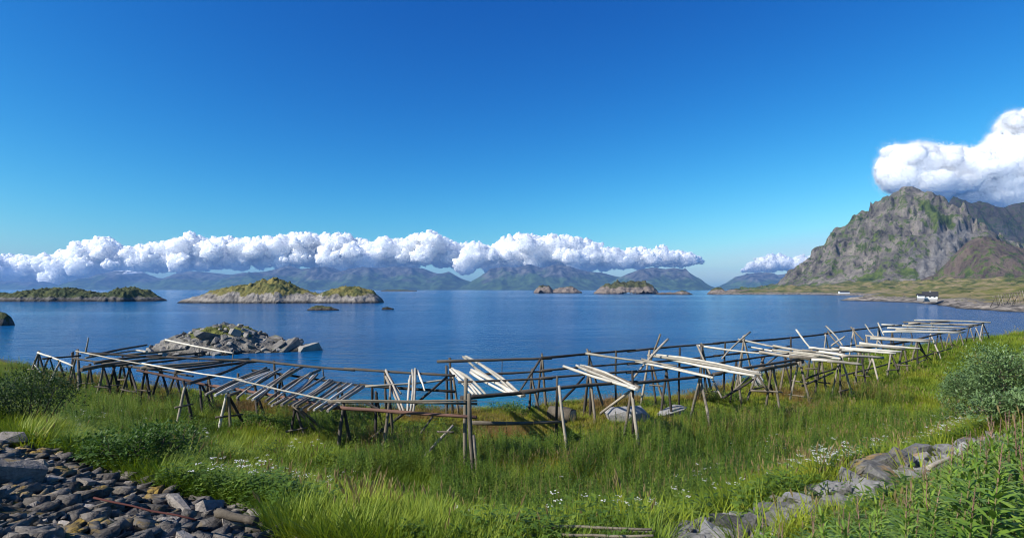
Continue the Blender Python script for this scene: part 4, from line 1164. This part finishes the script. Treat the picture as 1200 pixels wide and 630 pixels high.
# poles lying in the grass at the bottom edge, driftwood and a red rod among the stones
def ground_pole(a, b, r, mat, lab, name="fallen_pole", cat="pole", lift=0.1, group=None):
    p, q = gp(*a, lift=lift), gp(*b, lift=lift)
    p.z += lift; q.z += lift
    return tag(pole(name, p, q, r, r * 0.85, mat, seg=5), lab, cat, group)
for k, (a, b, r, m, lab) in enumerate([((564, 617), (640, 624), 0.018, G, "long grey fallen pole reaching furthest left in the heap at the bottom edge"), ((592, 615), (660, 618), 0.018, G, "thin fallen pole at the top left of the heap at the bottom edge"),
                                       ((628, 618), (764, 620), 0.018, PO, "longest dark fallen pole at the back of the heap at the bottom edge"), ((660, 622), (768, 622.5), 0.018, G, "grey fallen pole along the right side of the heap at the bottom edge"),
                                       ((600, 627), (700, 626), 0.018, PO, "dark fallen pole at the front left of the heap at the bottom edge"), ((650, 626), (766, 627), 0.018, PO, "dark fallen pole at the front right of the heap at the bottom edge"), ((636, 629), (752, 630), 0.018, G, "frontmost fallen pole cut by the bottom edge of the picture")]):
    ground_pole(a, b, r, m, lab, lift=0.27 + 0.04 * (k % 3))
ROD = NT("rusty_red_rod"); ROD.principled((0.07, 0.024, 0.02), 0.85, 0.15)
ground_pole((110, 583), (230, 609), 0.012, ROD.m, "thin red rod lying across the stones at the lower left", "red_rod", "rod", 0.3)
ground_pole((255, 600), (300, 611), 0.06, M_POST, "grey driftwood board lying on the stones below the meadow", "driftwood", "driftwood", 0.22)
ground_pole((1088, 548), (1117, 535), 0.04, M_GREY, "short pale driftwood stick on the rocks below the willow bush", "driftwood", "driftwood", 0.25)

# ------------------------------------------------------------------ house, hut and drying rack across the bay
def flat_mat(name, col, rough=0.7, spec=0.2):
    t = NT(name); g = t.pos()
    c = t.mix(t.math('MULTIPLY', t.noise(g, 0.9, 4), 0.5), col, tuple(c * 0.7 for c in col))
    t.principled(c, rough, spec); return t.m
M_WALL = flat_mat("white_boards", (0.78, 0.78, 0.76)); M_ROOF = flat_mat("black_roof", (0.03, 0.03, 0.034)); M_PANE = flat_mat("window_pane", (0.03, 0.04, 0.05), 0.1, 0.5); M_FND = flat_mat("foundation", (0.3, 0.28, 0.26))

def box_vf(x0, x1, y0, y1, z0, z1):
    v = [(x0, y0, z0), (x1, y0, z0), (x1, y1, z0), (x0, y1, z0), (x0, y0, z1), (x1, y0, z1), (x1, y1, z1), (x0, y1, z1)]
    return v, [(0, 3, 2, 1), (4, 5, 6, 7), (0, 1, 5, 4), (1, 2, 6, 5), (2, 3, 7, 6), (3, 0, 4, 7)]

def house(name, label, loc, rz, L, Wd, H, RH, cat, wins=True):
    e = tag(empty(name, loc, rz), label, cat)
    mesh_obj("foundation", *box_vf(-L / 2 + .1, L / 2 - .1, -Wd / 2 + .1, Wd / 2 - .1, -1.6, 0.02), M_FND, e)
    v = [(-L / 2, -Wd / 2, 0), (L / 2, -Wd / 2, 0), (L / 2, Wd / 2, 0), (-L / 2, Wd / 2, 0), (-L / 2, -Wd / 2, H), (L / 2, -Wd / 2, H), (L / 2, Wd / 2, H), (-L / 2, Wd / 2, H), (-L / 2, 0, H + RH), (L / 2, 0, H + RH)]
    mesh_obj("wall", v, [(0, 1, 5, 4), (2, 3, 7, 6), (1, 2, 6, 9, 5), (3, 0, 4, 8, 7)], M_WALL, e)
    for s in (-1, 1):
        a = (s * (Wd / 2 + 0.35), H - 0.28); b = (0, H + RH + 0.1)
        vv = []
        for x in (-L / 2 - 0.4, L / 2 + 0.4):
            for (yy, zz) in (a, b): vv += [(x, yy, zz), (x, yy, zz + 0.16)]
        mesh_obj("roof", vv, [(0, 2, 6, 4), (1, 5, 7, 3), (0, 1, 3, 2), (4, 6, 7, 5), (0, 4, 5, 1), (2, 3, 7, 6)], M_ROOF, e)
    if wins:
        for x in (-L * 0.3, 0.0, L * 0.3): mesh_obj("window", *box_vf(x - 0.45, x + 0.45, -Wd / 2 - 0.03, -Wd / 2 + 0.03, 0.9, 2.0), M_PANE, e)
        for y in (-Wd * 0.22, Wd * 0.22): mesh_obj("window", *box_vf(L / 2 - 0.03, L / 2 + 0.03, y - 0.45, y + 0.45, 0.9, 2.0), M_PANE, e)
        mesh_obj("window", *box_vf(L / 2 - 0.03, L / 2 + 0.03, -0.4, 0.4, H + 0.3, H + 1.2), M_PANE, e)
        mesh_obj("chimney", *box_vf(-0.3, 0.3, -0.3, 0.3, H + RH - 0.4, H + RH + 0.7), M_FND, e)

def shore_z(x, y): return float(zshore(np.array([[x]], float), np.array([[y]], float))[0][0, 0])
hp = pd(1090, 350, 318)
hx, hy = hp.x, hp.y
house("house", "white wooden house with black roof on the shore across the bay", (hx, hy, max(shore_z(hx, hy), hp.z)), R(-38), 6.8, 4.6, 1.7, 2.2, "house")
sp = pd(1079, 349, 316)
house("shed", "tiny white shed beside the white house across the bay", (sp.x, sp.y, max(shore_z(sp.x, sp.y), sp.z)), R(-20), 3.0, 2.2, 1.6, 0.7, "shed", False)
bp_ = pd(989, 343.4, 560)
house("boathouse", "low white boathouse at the point across the bay", (bp_.x, bp_.y, max(shore_z(bp_.x, bp_.y), bp_.z)), R(-10), 9, 5, 1.4, 0.7, "boathouse", False)

fr = pd(1188, 354, 232)
fe = tag(empty("fish_drying_rack", (fr.x, fr.y, 0)), "distant grey fish drying rack of leaning poles at the right edge across the bay", "drying rack", "wooden fish drying racks on the bank")
for i in range(26):
    x = -9 + i * 1.3; y = 0.15 * x
    zb = shore_z(fr.x + x, fr.y + y)
    if i % 1 == 0:
        pole("leaning_pole", (x, y - 1.6, zb - 0.3), (x + 0.5, y + 0.4, zb + 4.6), 0.13, 0.1, M_GREY if i % 3 else M_POST, fe, sides=5, seg=2)
        if i % 3 == 0: pole("leaning_pole", (x + 0.2, y + 2.6, zb - 0.3), (x + 0.4, y - 0.2, zb + 4.6), 0.13, 0.1, M_POST, fe, sides=5, seg=2)
zc = shore_z(fr.x, fr.y)
for yy, zz in ((0.1, 4.2), (-0.5, 2.8), (0.9, 2.8)):
    pole("rail", (-9.5, yy - 1.4, zc + zz), (24, yy + 3.6, zc + zz + 0.6), 0.11, 0.1, M_GREY, fe, sides=5, seg=4, bend=0.002)

# ------------------------------------------------------------------ plants
def mat_leaf(name, stops, src, attr=None, trans=0.35, rough=0.55, spec=0.25):
    t = NT(name)
    if src == 'INST': f = t.attr("tint", 'INSTANCER')
    else: f = t.n("ShaderNodeObjectInfo").outputs["Random"]
    g = t.pos()
    f2 = t.math('ADD', f, t.math('MULTIPLY', t.math('SUBTRACT', t.noise(g, 3.0, 3), 0.5), 0.25))
    c = t.ramp(f2, stops)
    p = t.n("ShaderNodeBsdfPrincipled"); p.inputs["Roughness"].default_value = rough; p.inputs["Specular IOR Level"].default_value = spec
    t.l(c, p.inputs["Base Color"])
    tr = t.n("ShaderNodeBsdfTranslucent"); t.l(t.mix(1.0, c, (1.0, 1.05, 0.6), 'MULTIPLY'), tr.inputs[0])
    mx = t.n("ShaderNodeMixShader"); mx.inputs[0].default_value = trans
    t.l(p.outputs[0], mx.inputs[1]); t.l(tr.outputs[0], mx.inputs[2]); t.l(mx.outputs[0], t.out.inputs[0])
    return t.m

GRASS = [(0.0, (0.038, 0.075, 0.007)), (0.28, (0.13, 0.20, 0.014)), (0.5, (0.255, 0.305, 0.024)), (0.75, (0.31, 0.27, 0.036)), (0.9, (0.30, 0.20, 0.05)), (1.0, (0.28, 0.155, 0.06))]
M_GRASS = mat_leaf("grass_blade", GRASS, 'INST')
M_DRY = mat_leaf("dry_seed_head", [(0, (0.24, 0.20, 0.08)), (1, (0.30, 0.22, 0.10))], 'INST')
M_WEED = mat_leaf("weed_leaf", [(0.0, (0.032, 0.068, 0.011)), (0.5, (0.105, 0.18, 0.02)), (1.0, (0.22, 0.28, 0.04))], 'INST')
M_PETAL = mat_leaf("white_petal", [(0, (0.62, 0.60, 0.56)), (1, (0.75, 0.70, 0.70))], 'INST', trans=0.2)
M_FIRE = mat_leaf("fireweed_leaf", [(0.0, (0.09, 0.165, 0.022)), (0.5, (0.155, 0.25, 0.032)), (1.0, (0.23, 0.32, 0.05))], 'OBJ', trans=0.3, rough=0.4)
M_STEM = mat_leaf("green_stem", [(0, (0.09, 0.12, 0.03)), (1, (0.16, 0.12, 0.06))], 'OBJ', trans=0.0)
M_SPIKE = mat_leaf("seed_spike", [(0, (0.20, 0.12, 0.08)), (1, (0.30, 0.19, 0.13))], 'OBJ', trans=0.1)
M_WILLOW = mat_leaf("willow_leaf", [(0.0, (0.10, 0.165, 0.055)), (1.0, (0.175, 0.25, 0.09))], 'OBJ', trans=0.2, rough=0.45, spec=0.4)
M_SHRUB = mat_leaf("shrub_leaf", [(0.0, (0.03, 0.06, 0.013)), (1.0, (0.055, 0.10, 0.02))], 'OBJ', trans=0.25)
M_HERB = mat_leaf("herb_leaf", [(0.0, (0.055, 0.11, 0.018)), (1.0, (0.10, 0.17, 0.03))], "OBJ")
M_BARK = flat_mat("bark", (0.10, 0.075, 0.055))

class Leafs:
    def __init__(self): self.v, self.f, self.m = [], [], []
    def blade(self, p, d, up, L, w, m=0, curl=0.25, fold=0.0, seg=2):
        """a tapering leaf from p along d, bending down by curl"""
        d = Vector(d).normalized(); side = d.cross(Vector(up))
        if side.length < 1e-3: side = Vector((1, 0, 0))
        side.normalize(); n = side.cross(d)
        prof = {1: [(0, .5), (1, .0)], 2: [(0, .35), (.45, 1.0), (1, .0)], 3: [(0, .2), (.3, .9), (.65, .8), (1, 0.0)]}[seg]
        base = len(self.v); prev = None
        for (t, ww) in prof:
            c = Vector(p) + d * (L * t) - n * (curl * L * t * t) 
            if ww == 0.0:
                self.v.append(c); cur = (len(self.v) - 1,)
            else:
                off = side * (w * 0.5 * ww); lift = n * (fold * w * ww)
                self.v += [c - off + lift, c + off + lift]; cur = (len(self.v) - 2, len(self.v) - 1)
            if prev is not None:
                if len(cur) == 2: self.f.append((prev[0], prev[1], cur[1], cur[0]))
                else: self.f.append((prev[0], prev[1], cur[0]))
                self.m.append(m)
            prev = cur
    def tube(self, a, b, r0, r1, m=0, sides=4):
        a, b = Vector(a), Vector(b); d = (b - a).normalized(); s = d.orthogonal().normalized(); t = d.cross(s); k = len(self.v)
        for (c, r) in ((a, r0), (b, r1)):
            for i in range(sides):
                an = 2 * math.pi * i / sides
                self.v.append(c + s * (math.cos(an) * r) + t * (math.sin(an) * r))
        for i in range(sides):
            j = (i + 1) % sides
            self.f.append((k + i, k + j, k + sides + j, k + sides + i)); self.m.append(m)
    def obj(self, name, mats, parent=None, link=True, smooth=False):
        me = bpy.data.meshes.new(name); me.from_pydata([tuple(v) for v in self.v], [], self.f)
        for m in mats: me.materials.append(m)
        if len(mats) > 1: me.polygons.foreach_set("material_index", np.array(self.m, np.int32))
        o = bpy.data.objects.new(name, me)
        if link: COL.objects.link(o)
        if parent is not None: o.parent = parent
        return o

U = random.uniform
def ang(a, el): return Vector((math.cos(a) * math.cos(el), math.sin(a) * math.cos(el), math.sin(el)))

def grass_tuft(n, h, spread, w, seeds=0):
    L = Leafs()
    for _ in range(n):
        a = U(0, 6.28); r = spread * math.sqrt(U(0, 1)); b = a + U(-1, 1)
        L.blade((math.cos(a) * r, math.sin(a) * r, -0.03), ang(b, U(0.95, 1.5)), (0, 0, 1) if True else None, h * U(0.55, 1.15), w * U(0.7, 1.3), 0, U(0.1, 0.55))
    for _ in range(seeds):
        a = U(0, 6.28); r = spread * U(0, 0.8); p = Vector((math.cos(a) * r, math.sin(a) * r, 0)); q = p + ang(a, U(1.2, 1.5)) * h * U(1.1, 1.5)
        L.tube(p, q, 0.004, 0.003, 0, 3); L.blade(q, (q - p), (0, 1, 0), 0.12, 0.028, 1, 0.1); L.blade(q, (q - p), (1, 0, 0), 0.12, 0.028, 1, 0.1)
    return L

def weed(n, h, spread, ll, lw):
    L = Leafs()
    for _ in range(n):
        a = U(0, 6.28); r = spread * math.sqrt(U(0, 1)); z = h * math.sqrt(max(0.05, 1 - (r / spread) ** 2)) * U(0.35, 1.0)
        L.blade((math.cos(a) * r, math.sin(a) * r, z), ang(a + U(-0.9, 0.9), U(-0.2, 0.8)), (0, 0, 1), ll * U(0.6, 1.2), lw * U(0.7, 1.2), 0, 0.25, 0.12)
    for _ in range(4):
        a = U(0, 6.28); L.tube((0, 0, 0), ang(a, U(0.8, 1.4)) * h * 0.8, 0.006, 0.004, 0, 3)
    return L

def fire(n, h, ll, lw, spike=True, seg=2):
    S, L, K = Leafs(), Leafs(), Leafs()
    tip = Vector((U(-0.09, 0.09), U(-0.09, 0.09), h))
    S.tube((0, 0, -0.05), tip * 0.55, 0.007, 0.006, 0, 4); S.tube(tip * 0.55, tip, 0.006, 0.003, 0, 4)
    a = U(0, 6.28)
    for i in range(n):
        t = 0.12 + 0.80 * i / n; a += 2.4
        l = ll * (0.65 + 0.6 * math.sin(math.pi * min(1, t * 0.95))) * U(0.85, 1.15)
        if t > 0.8: l *= 0.7
        L.blade(tip * t, ang(a + U(-0.2, 0.2), 0.15 + 0.75 * t + U(-0.2, 0.2)), (0, 0, 1), l, lw * U(0.85, 1.15), 0, U(0.15, 0.5), 0.14, seg)
    for i in range(8): L.blade(tip * (0.93 + 0.01 * i), ang(U(0, 6.28), U(0.7, 1.35)), (0, 0, 1), ll * U(0.25, 0.5), lw * 0.6, 0, 0.1, 0.1)
    if spike:
        for i in range(26):
            t = i / 26; K.blade(tip * (0.97 + 0.20 * t), ang(i * 2.4, 0.75), (0, 0, 1), 0.055 * (1.15 - t), 0.010, 0, 0.0, 0, 1)
        K.tube(tip * 0.95, tip * 1.17, 0.0045, 0.002, 0, 4)
    return S, L, K

def merge(parts_mats):
    M = Leafs()
    for P, mi in parts_mats:
        k = len(M.v); M.v += P.v; M.f += [tuple(i + k for i in f) for f in P.f]; M.m += [mi] * len(P.f)
    return M

def umbel(n, h):
    L = Leafs()
    for _ in range(n):
        a = U(0, 6.28); r = 0.12 * U(0, 1); p = Vector((math.cos(a) * r, math.sin(a) * r, 0)); q = p + ang(U(0, 6.28), U(1.15, 1.5)) * h * U(0.7, 1.1)
        L.tube(p, q, 0.005, 0.003, 0, 3)
        for _ in range(9):
            c = q + Vector((U(-0.045, 0.045), U(-0.045, 0.045), U(-0.008, 0.012)))
            b = U(0, 6.28); L.blade(c - ang(b, 0.1) * 0.012, ang(b, U(-0.1, 0.3)), (0, 0, 1), 0.022, 0.022, 1, 0.0)
        for _ in range(4): L.blade(p.lerp(q, U(0.1, 0.7)), ang(U(0, 6.28), U(0, 0.7)), (0, 0, 1), 0.1, 0.03, 0, 0.3)
    return L

def scatter(name, label, cat, sources, pts):
    """pts rows: x, y, z, rotz, tilt, scale, kind, tint"""
    src = bpy.data.collections.new(name + "_kinds")
    for i, (L, mats) in enumerate(sources):
        o = L.obj("%02d_%s" % (i, name), mats, link=False); src.objects.link(o)
    pts = np.asarray(pts, float)
    me = bpy.data.meshes.new(name); me.vertices.add(len(pts)); me.vertices.foreach_set("co", pts[:, :3].astype(np.float32).ravel())
    def att(nm, typ, arr, key="value"):
        a = me.attributes.new(nm, typ, 'POINT'); a.data.foreach_set(key, arr)
    att("rot", 'FLOAT_VECTOR', np.stack([pts[:, 4], pts[:, 4] * 0.6, pts[:, 3]], 1).astype(np.float32).ravel(), "vector")
    att("scl", 'FLOAT', pts[:, 5].astype(np.float32)); att("tint", 'FLOAT', pts[:, 7].astype(np.float32)); att("idx", 'INT', pts[:, 6].astype(np.int32))
    o = bpy.data.objects.new(name, me); COL.objects.link(o)
    ng = bpy.data.node_groups.new(name + "_scatter", 'GeometryNodeTree')
    ng.interface.new_socket("Geometry", in_out='INPUT', socket_type='NodeSocketGeometry'); ng.interface.new_socket("Geometry", in_out='OUTPUT', socket_type='NodeSocketGeometry')
    gi, go = ng.nodes.new("NodeGroupInput"), ng.nodes.new("NodeGroupOutput")
    ci = ng.nodes.new("GeometryNodeCollectionInfo"); ci.inputs[0].default_value = src; ci.inputs[1].default_value = True; ci.inputs[2].default_value = True
    ip = ng.nodes.new("GeometryNodeInstanceOnPoints"); ip.inputs["Pick Instance"].default_value = True
    def na(nm, typ):
        n = ng.nodes.new("GeometryNodeInputNamedAttribute"); n.data_type = typ; n.inputs[0].default_value = nm; return n.outputs[0]
    mp = ng.nodes.new("GeometryNodeMeshToPoints")
    ng.links.new(gi.outputs[0], mp.inputs[0]); ng.links.new(mp.outputs[0], ip.inputs["Points"]); ng.links.new(ci.outputs[0], ip.inputs["Instance"])
    ng.links.new(na("idx", 'INT'), ip.inputs["Instance Index"]); ng.links.new(na("rot", 'FLOAT_VECTOR'), ip.inputs["Rotation"]); ng.links.new(na("scl", 'FLOAT'), ip.inputs["Scale"])
    ng.links.new(ip.outputs[0], go.inputs[0])
    md = o.modifiers.new("scatter", 'NODES'); md.node_group = ng
    return tag(o, label, cat, kind="stuff")

rv = np.random.default_rng(11)
def candidates(n, y0=6.0, y1=72.0, p=1.55):
    """points over the visible bank, thinning with distance"""
    t = rv.random(n)
    e = 1.0 - p + 1.0
    y = (y0 ** e + t * (y1 ** e - y0 ** e)) ** (1 / e)
    x = rv.uniform(-1.02, 1.02, n) * (y + 1.5)
    d = y - edge_y(x)
    s = s_of(x, y)
    ok = (d < 1.6) & (s > 0.5)
    ok &= ~((x < 0.8) & (s < scree_line(x, y) + 0.05))
    ok &= ~(on_right_rocks(x, y) & (rv.random(n) < 0.98))
    ok &= ~((x > 1.2) & (s < 5.4) & (x < 11) & (rv.random(n) < 0.7))
    return x[ok], y[ok], s[ok], d[ok]

x, y, s, d = candidates(105000)
z = zg(x, y)
n1 = fbm(x * 0.30, y * 0.30, 3.0, 4); n2 = fbm(x * 0.9, y * 0.9, 8.0, 3); n3 = fbm(x * 0.13, y * 0.13, 5.0, 2)
rack_zone = sstep(13.5, 17.5, s) * sstep(30, 12, x)          # shorter olive and rusty grass under the racks
right_band = sstep(2, 7, x) * sstep(14.5, 10.5, s)           # bright grass on the slope to the right
tint = 0.33 + 0.34 * n1 + 0.26 * n2 + 0.34 * rack_zone + 0.14 * right_band + rv.normal(0, 0.07, len(x))
tint = tint + 0.28 * rack_zone * np.clip(n1 * 2.2, -0.5, 1)
tint = np.clip(tint, 0, 1)
kind = rv.integers(0, 3, len(x))
olive = tint + rv.normal(0, 0.1, len(x)) > 0.66
kind = np.where(olive, 3 + rv.integers(0, 2, len(x)), kind)
scl = (0.75 + 0.5 * rv.random(len(x))) * (1 + 0.35 * n1) * (1 - 0.48 * rack_zone) * (1 + np.clip((y - 20) / 60, 0, 0.6))
scl = scl * np.interp(d, [-1, 1.6], [1, 0.45])
pts = np.stack([x, y, z, rv.uniform(0, 6.28, len(x)), rv.normal(0, 0.08, len(x)), scl, kind, tint], 1)
scatter("meadow_grass", "rough green and olive grass covering the bank", "grass",
        [(grass_tuft(30, 0.42, 0.20, 0.016), [M_GRASS, M_DRY]), (grass_tuft(34, 0.34, 0.22, 0.018), [M_GRASS, M_DRY]), (grass_tuft(26, 0.52, 0.18, 0.015), [M_GRASS, M_DRY]),
         (grass_tuft(28, 0.36, 0.20, 0.014, 2), [M_GRASS, M_DRY]), (grass_tuft(24, 0.42, 0.20, 0.014, 4), [M_GRASS, M_DRY])], pts)

# low broad leaved weeds
x, y, s, d = candidates(42000)
n1 = fbm(x * 0.35 + 9, y * 0.35, 13.0, 4)
keep = (n1 > 0.02 + 0.25 * sstep(15, 19, s)) & (d < 0.3)
x, y, s, n1 = x[keep], y[keep], s[keep], n1[keep]
pts = np.stack([x, y, zg(x, y), rv.uniform(0, 6.28, len(x)), rv.normal(0, 0.08, len(x)), rv.uniform(0.7, 1.25, len(x)) * (1 + 0.4 * n1), rv.integers(0, 3, len(x)), np.clip(0.4 + 0.5 * n1 + rv.normal(0, 0.2, len(x)), 0, 1)], 1)
scatter("meadow_herbs", "low leafy herbs growing through the grass of the bank", "herbs",
        [(weed(60, 0.42, 0.26, 0.09, 0.038), [M_WEED]), (weed(70, 0.34, 0.30, 0.075, 0.03), [M_WEED]), (weed(50, 0.5, 0.24, 0.11, 0.045), [M_WEED])], pts)

# tall fireweed stands in the middle of the meadow
x, y, s, d = candidates(52000, 8.0, 60.0)
n1 = fbm(x * 0.24 + 3, y * 0.24, 23.0, 4)
zone = sstep(8.5, 11, s) * sstep(19.0, 15.0, s) * (1 - 0.6 * sstep(14, 26, np.abs(x)))
keep = (zone > 0.25) & (n1 > 0.05 - 0.45 * zone * sstep(-4, 3, x) * sstep(16, 10, x)) & (d < -0.6)
x, y, s, n1 = x[keep], y[keep], s[keep], n1[keep]
k2 = rv.random(len(x)) < 0.75
x, y, n1 = x[k2], y[k2], n1[k2]
pts = np.stack([x, y, zg(x, y), rv.uniform(0, 6.28, len(x)), rv.normal(0, 0.07, len(x)), rv.uniform(0.62, 1.1, len(x)), rv.integers(0, 4, len(x)), np.clip(0.55 + 0.6 * n1 + rv.normal(0, 0.22, len(x)), 0, 1)], 1)
def fsrc(n, h, sp):
    S, L, K = fire(n, h, 0.13, 0.026, sp); return (merge([(S, 0), (L, 0), (K, 1)]), [M_WEED, M_DRY])
scatter("fireweed_stand", "dense upright fireweed stand in the meadow before the racks", "fireweed",
        [fsrc(30, 0.85, False), fsrc(34, 0.95, False), fsrc(30, 0.78, False), fsrc(34, 1.0, True)], pts)

# white flower heads
x, y, s, d = candidates(16000, 7.0, 45.0, 1.4)
n1 = fbm(x * 0.55 + 5, y * 0.55, 33.0, 3)
thr = 0.46 - 0.30 * sstep(2.5, 6, x) * sstep(11.0, 8.5, s) * sstep(6.0, 6.6, s)
keep = (n1 + rv.normal(0, 0.16, len(x)) > thr) & (s < 14) & (rv.random(len(x)) < 0.85)
x, y = x[keep], y[keep]
pts = np.stack([x, y, zg(x, y), rv.uniform(0, 6.28, len(x)), rv.normal(0, 0.08, len(x)), rv.uniform(0.8, 1.25, len(x)), rv.integers(0, 2, len(x)), rv.random(len(x))], 1)
scatter("white_flowers", "small white flower heads scattered through the meadow", "flowers", [(umbel(4, 0.55), [M_WEED, M_PETAL]), (umbel(3, 0.62), [M_WEED, M_PETAL])], pts)

# the fireweed in the right foreground, plant by plant
FP = []
for i in range(7):
    S, L, K = fire(52 + 4 * (i % 3), 0.98, 0.165, 0.030, i % 2 == 0, 3)
    st = S.obj("fireweed", [M_STEM], link=False); lv = L.obj("leaves", [M_FIRE], link=False)
    kk = K.obj("seed_spike", [M_SPIKE], link=False) if i % 2 == 0 else None
    FP.append((st, lv, kk))
PROF = [(840, 650), (880, 632), (905, 615), (950, 604), (1000, 594), (1040, 584), (1075, 570), (1095, 550), (1112, 520), (1150, 500), (1200, 490), (1320, 480)]
rp_ = np.random.default_rng(5)
cnt = 0
spots = []
for _ in range(30000):
    if cnt >= 290: break
    y = 3.2 + 7.0 * rp_.random() ** 1.3; x = rp_.uniform(0.3, 1.1) * y
    if on_right_rocks(np.array(x), np.array(y)) or s_of(x, y) > 5.4: continue
    z = float(zg(x, y)); h = rp_.uniform(0.75, 1.2)
    u, v = to_px(x, y, z + h * 1.0)
    vmin = np.interp(u, [p[0] for p in PROF], [p[1] for p in PROF])
    if v < vmin + 2:
        h = EYE - z - (vmin + rp_.uniform(2, 30) - HY) / FPX * y
        if h < 0.4: continue
    if v > 690 or u > 1300: continue
    if any((x - a) ** 2 + (y - b) ** 2 < 0.13 ** 2 for a, b in spots): continue
    spots.append((x, y)); cnt += 1
    st, lv, kk = FP[rp_.integers(7)]
    o = st.copy(); COL.objects.link(o)
    o.location = (x, y, z); o.rotation_euler = (rp_.normal(0, 0.07), rp_.normal(0, 0.07), rp_.uniform(0, 6.28)); o.scale = (max(h, 0.75),) * 2 + (h,)
    for c in (lv, kk):
        if c is not None:
            q = c.copy(); COL.objects.link(q); q.parent = o
    far = u > 1095
    tag(o, ("fireweed with a brown seed spike" if kk else "fireweed with a leafy green tip") + (" in the tall stand below the willow bush" if far else " in the lower stand beside the grey rocks"), "fireweed", "fireweed in the right foreground")

# bushes
def bush(name, label, base, rx, ry, h, nleaf, ll, lw, mat, nst=14, seed=1, lobes=9):
    random.seed(seed)
    e = tag(empty(name, base), label, "bush")
    S = Leafs(); L = Leafs()
    cs = []
    for i in range(lobes):
        a = U(0, 6.28); r = math.sqrt(U(0, 1)) * 0.62
        zc = h * (U(0.22, 0.72) if i % 2 else 0.68 - 0.25 * r)
        cs.append((Vector((math.cos(a) * r * rx, math.sin(a) * r * ry, zc)), U(0.36, 0.55) * min(rx, ry)))
    for c, r in cs:
        S.tube((c.x * 0.25, c.y * 0.25, -0.1), c, 0.022, 0.01, 0, 5)
        for _ in range(5):
            q = c + ang(U(0, 6.28), U(-0.3, 1.4)) * r * 0.95; S.tube(c, q, 0.008, 0.003, 0, 3)
    for i in range(nleaf):
        c, r = cs[i % lobes]
        dirv = ang(U(0, 6.28), math.asin(U(-0.55, 1)))
        p = c + dirv * r * U(0.55, 1.08) * (1 + 0.22 * math.sin(5 * dirv.x + 3 * dirv.z + i % lobes))
        if p.z < 0.02: continue
        dd = (dirv + ang(U(0, 6.28), U(-0.6, 1.3)) * 1.1)
        L.blade(p, dd, (U(-.5, .5), U(-.5, .5), 1), ll * U(0.65, 1.2), lw * U(0.7, 1.2), 0, 0.2, 0.1)
    S.obj("branches", [M_BARK], e)
    L.obj("foliage", [mat], e)

b1 = gp(1128, 505, 0.0)
bush("willow_bush", "grey green willow bush at the right edge, its left part", b1 + Vector((0.55, 0.5, 0)), 1.85, 1.3, 2.2, 8200, 0.11, 0.040, M_WILLOW, seed=3, lobes=13)
b2 = gp(1180, 500, 0.0)
bush("willow_bush", "grey green willow bush at the right edge, its taller right part", b2 + Vector((1.0, 1.0, 0)), 2.0, 1.5, 2.6, 8500, 0.11, 0.040, M_WILLOW, seed=4, lobes=16)
bush('willow_bush', 'low grey green willow growth in front of the big willow bush', gp(1165, 512, 0.0) + Vector((0.2, -0.3, 0)), 1.7, 0.8, 1.1, 4200, 0.11, 0.040, M_WILLOW, seed=9, lobes=11)
b3 = gp(18, 506, 0.0)
bush("shrub", "dark green shrub above the stones at the left edge", b3 + Vector((-0.3, 0.6, -0.25)), 1.75, 1.2, 1.6, 8200, 0.07, 0.028, M_SHRUB, seed=5, lobes=13)
b4 = gp(145, 556, 0.0)
bush("shrub", "low leafy shrub where the stones meet the meadow at the left", b4 + Vector((0.0, 0.5, 0)), 1.35, 0.8, 0.62, 3600, 0.085, 0.04, M_HERB, seed=6, lobes=10)
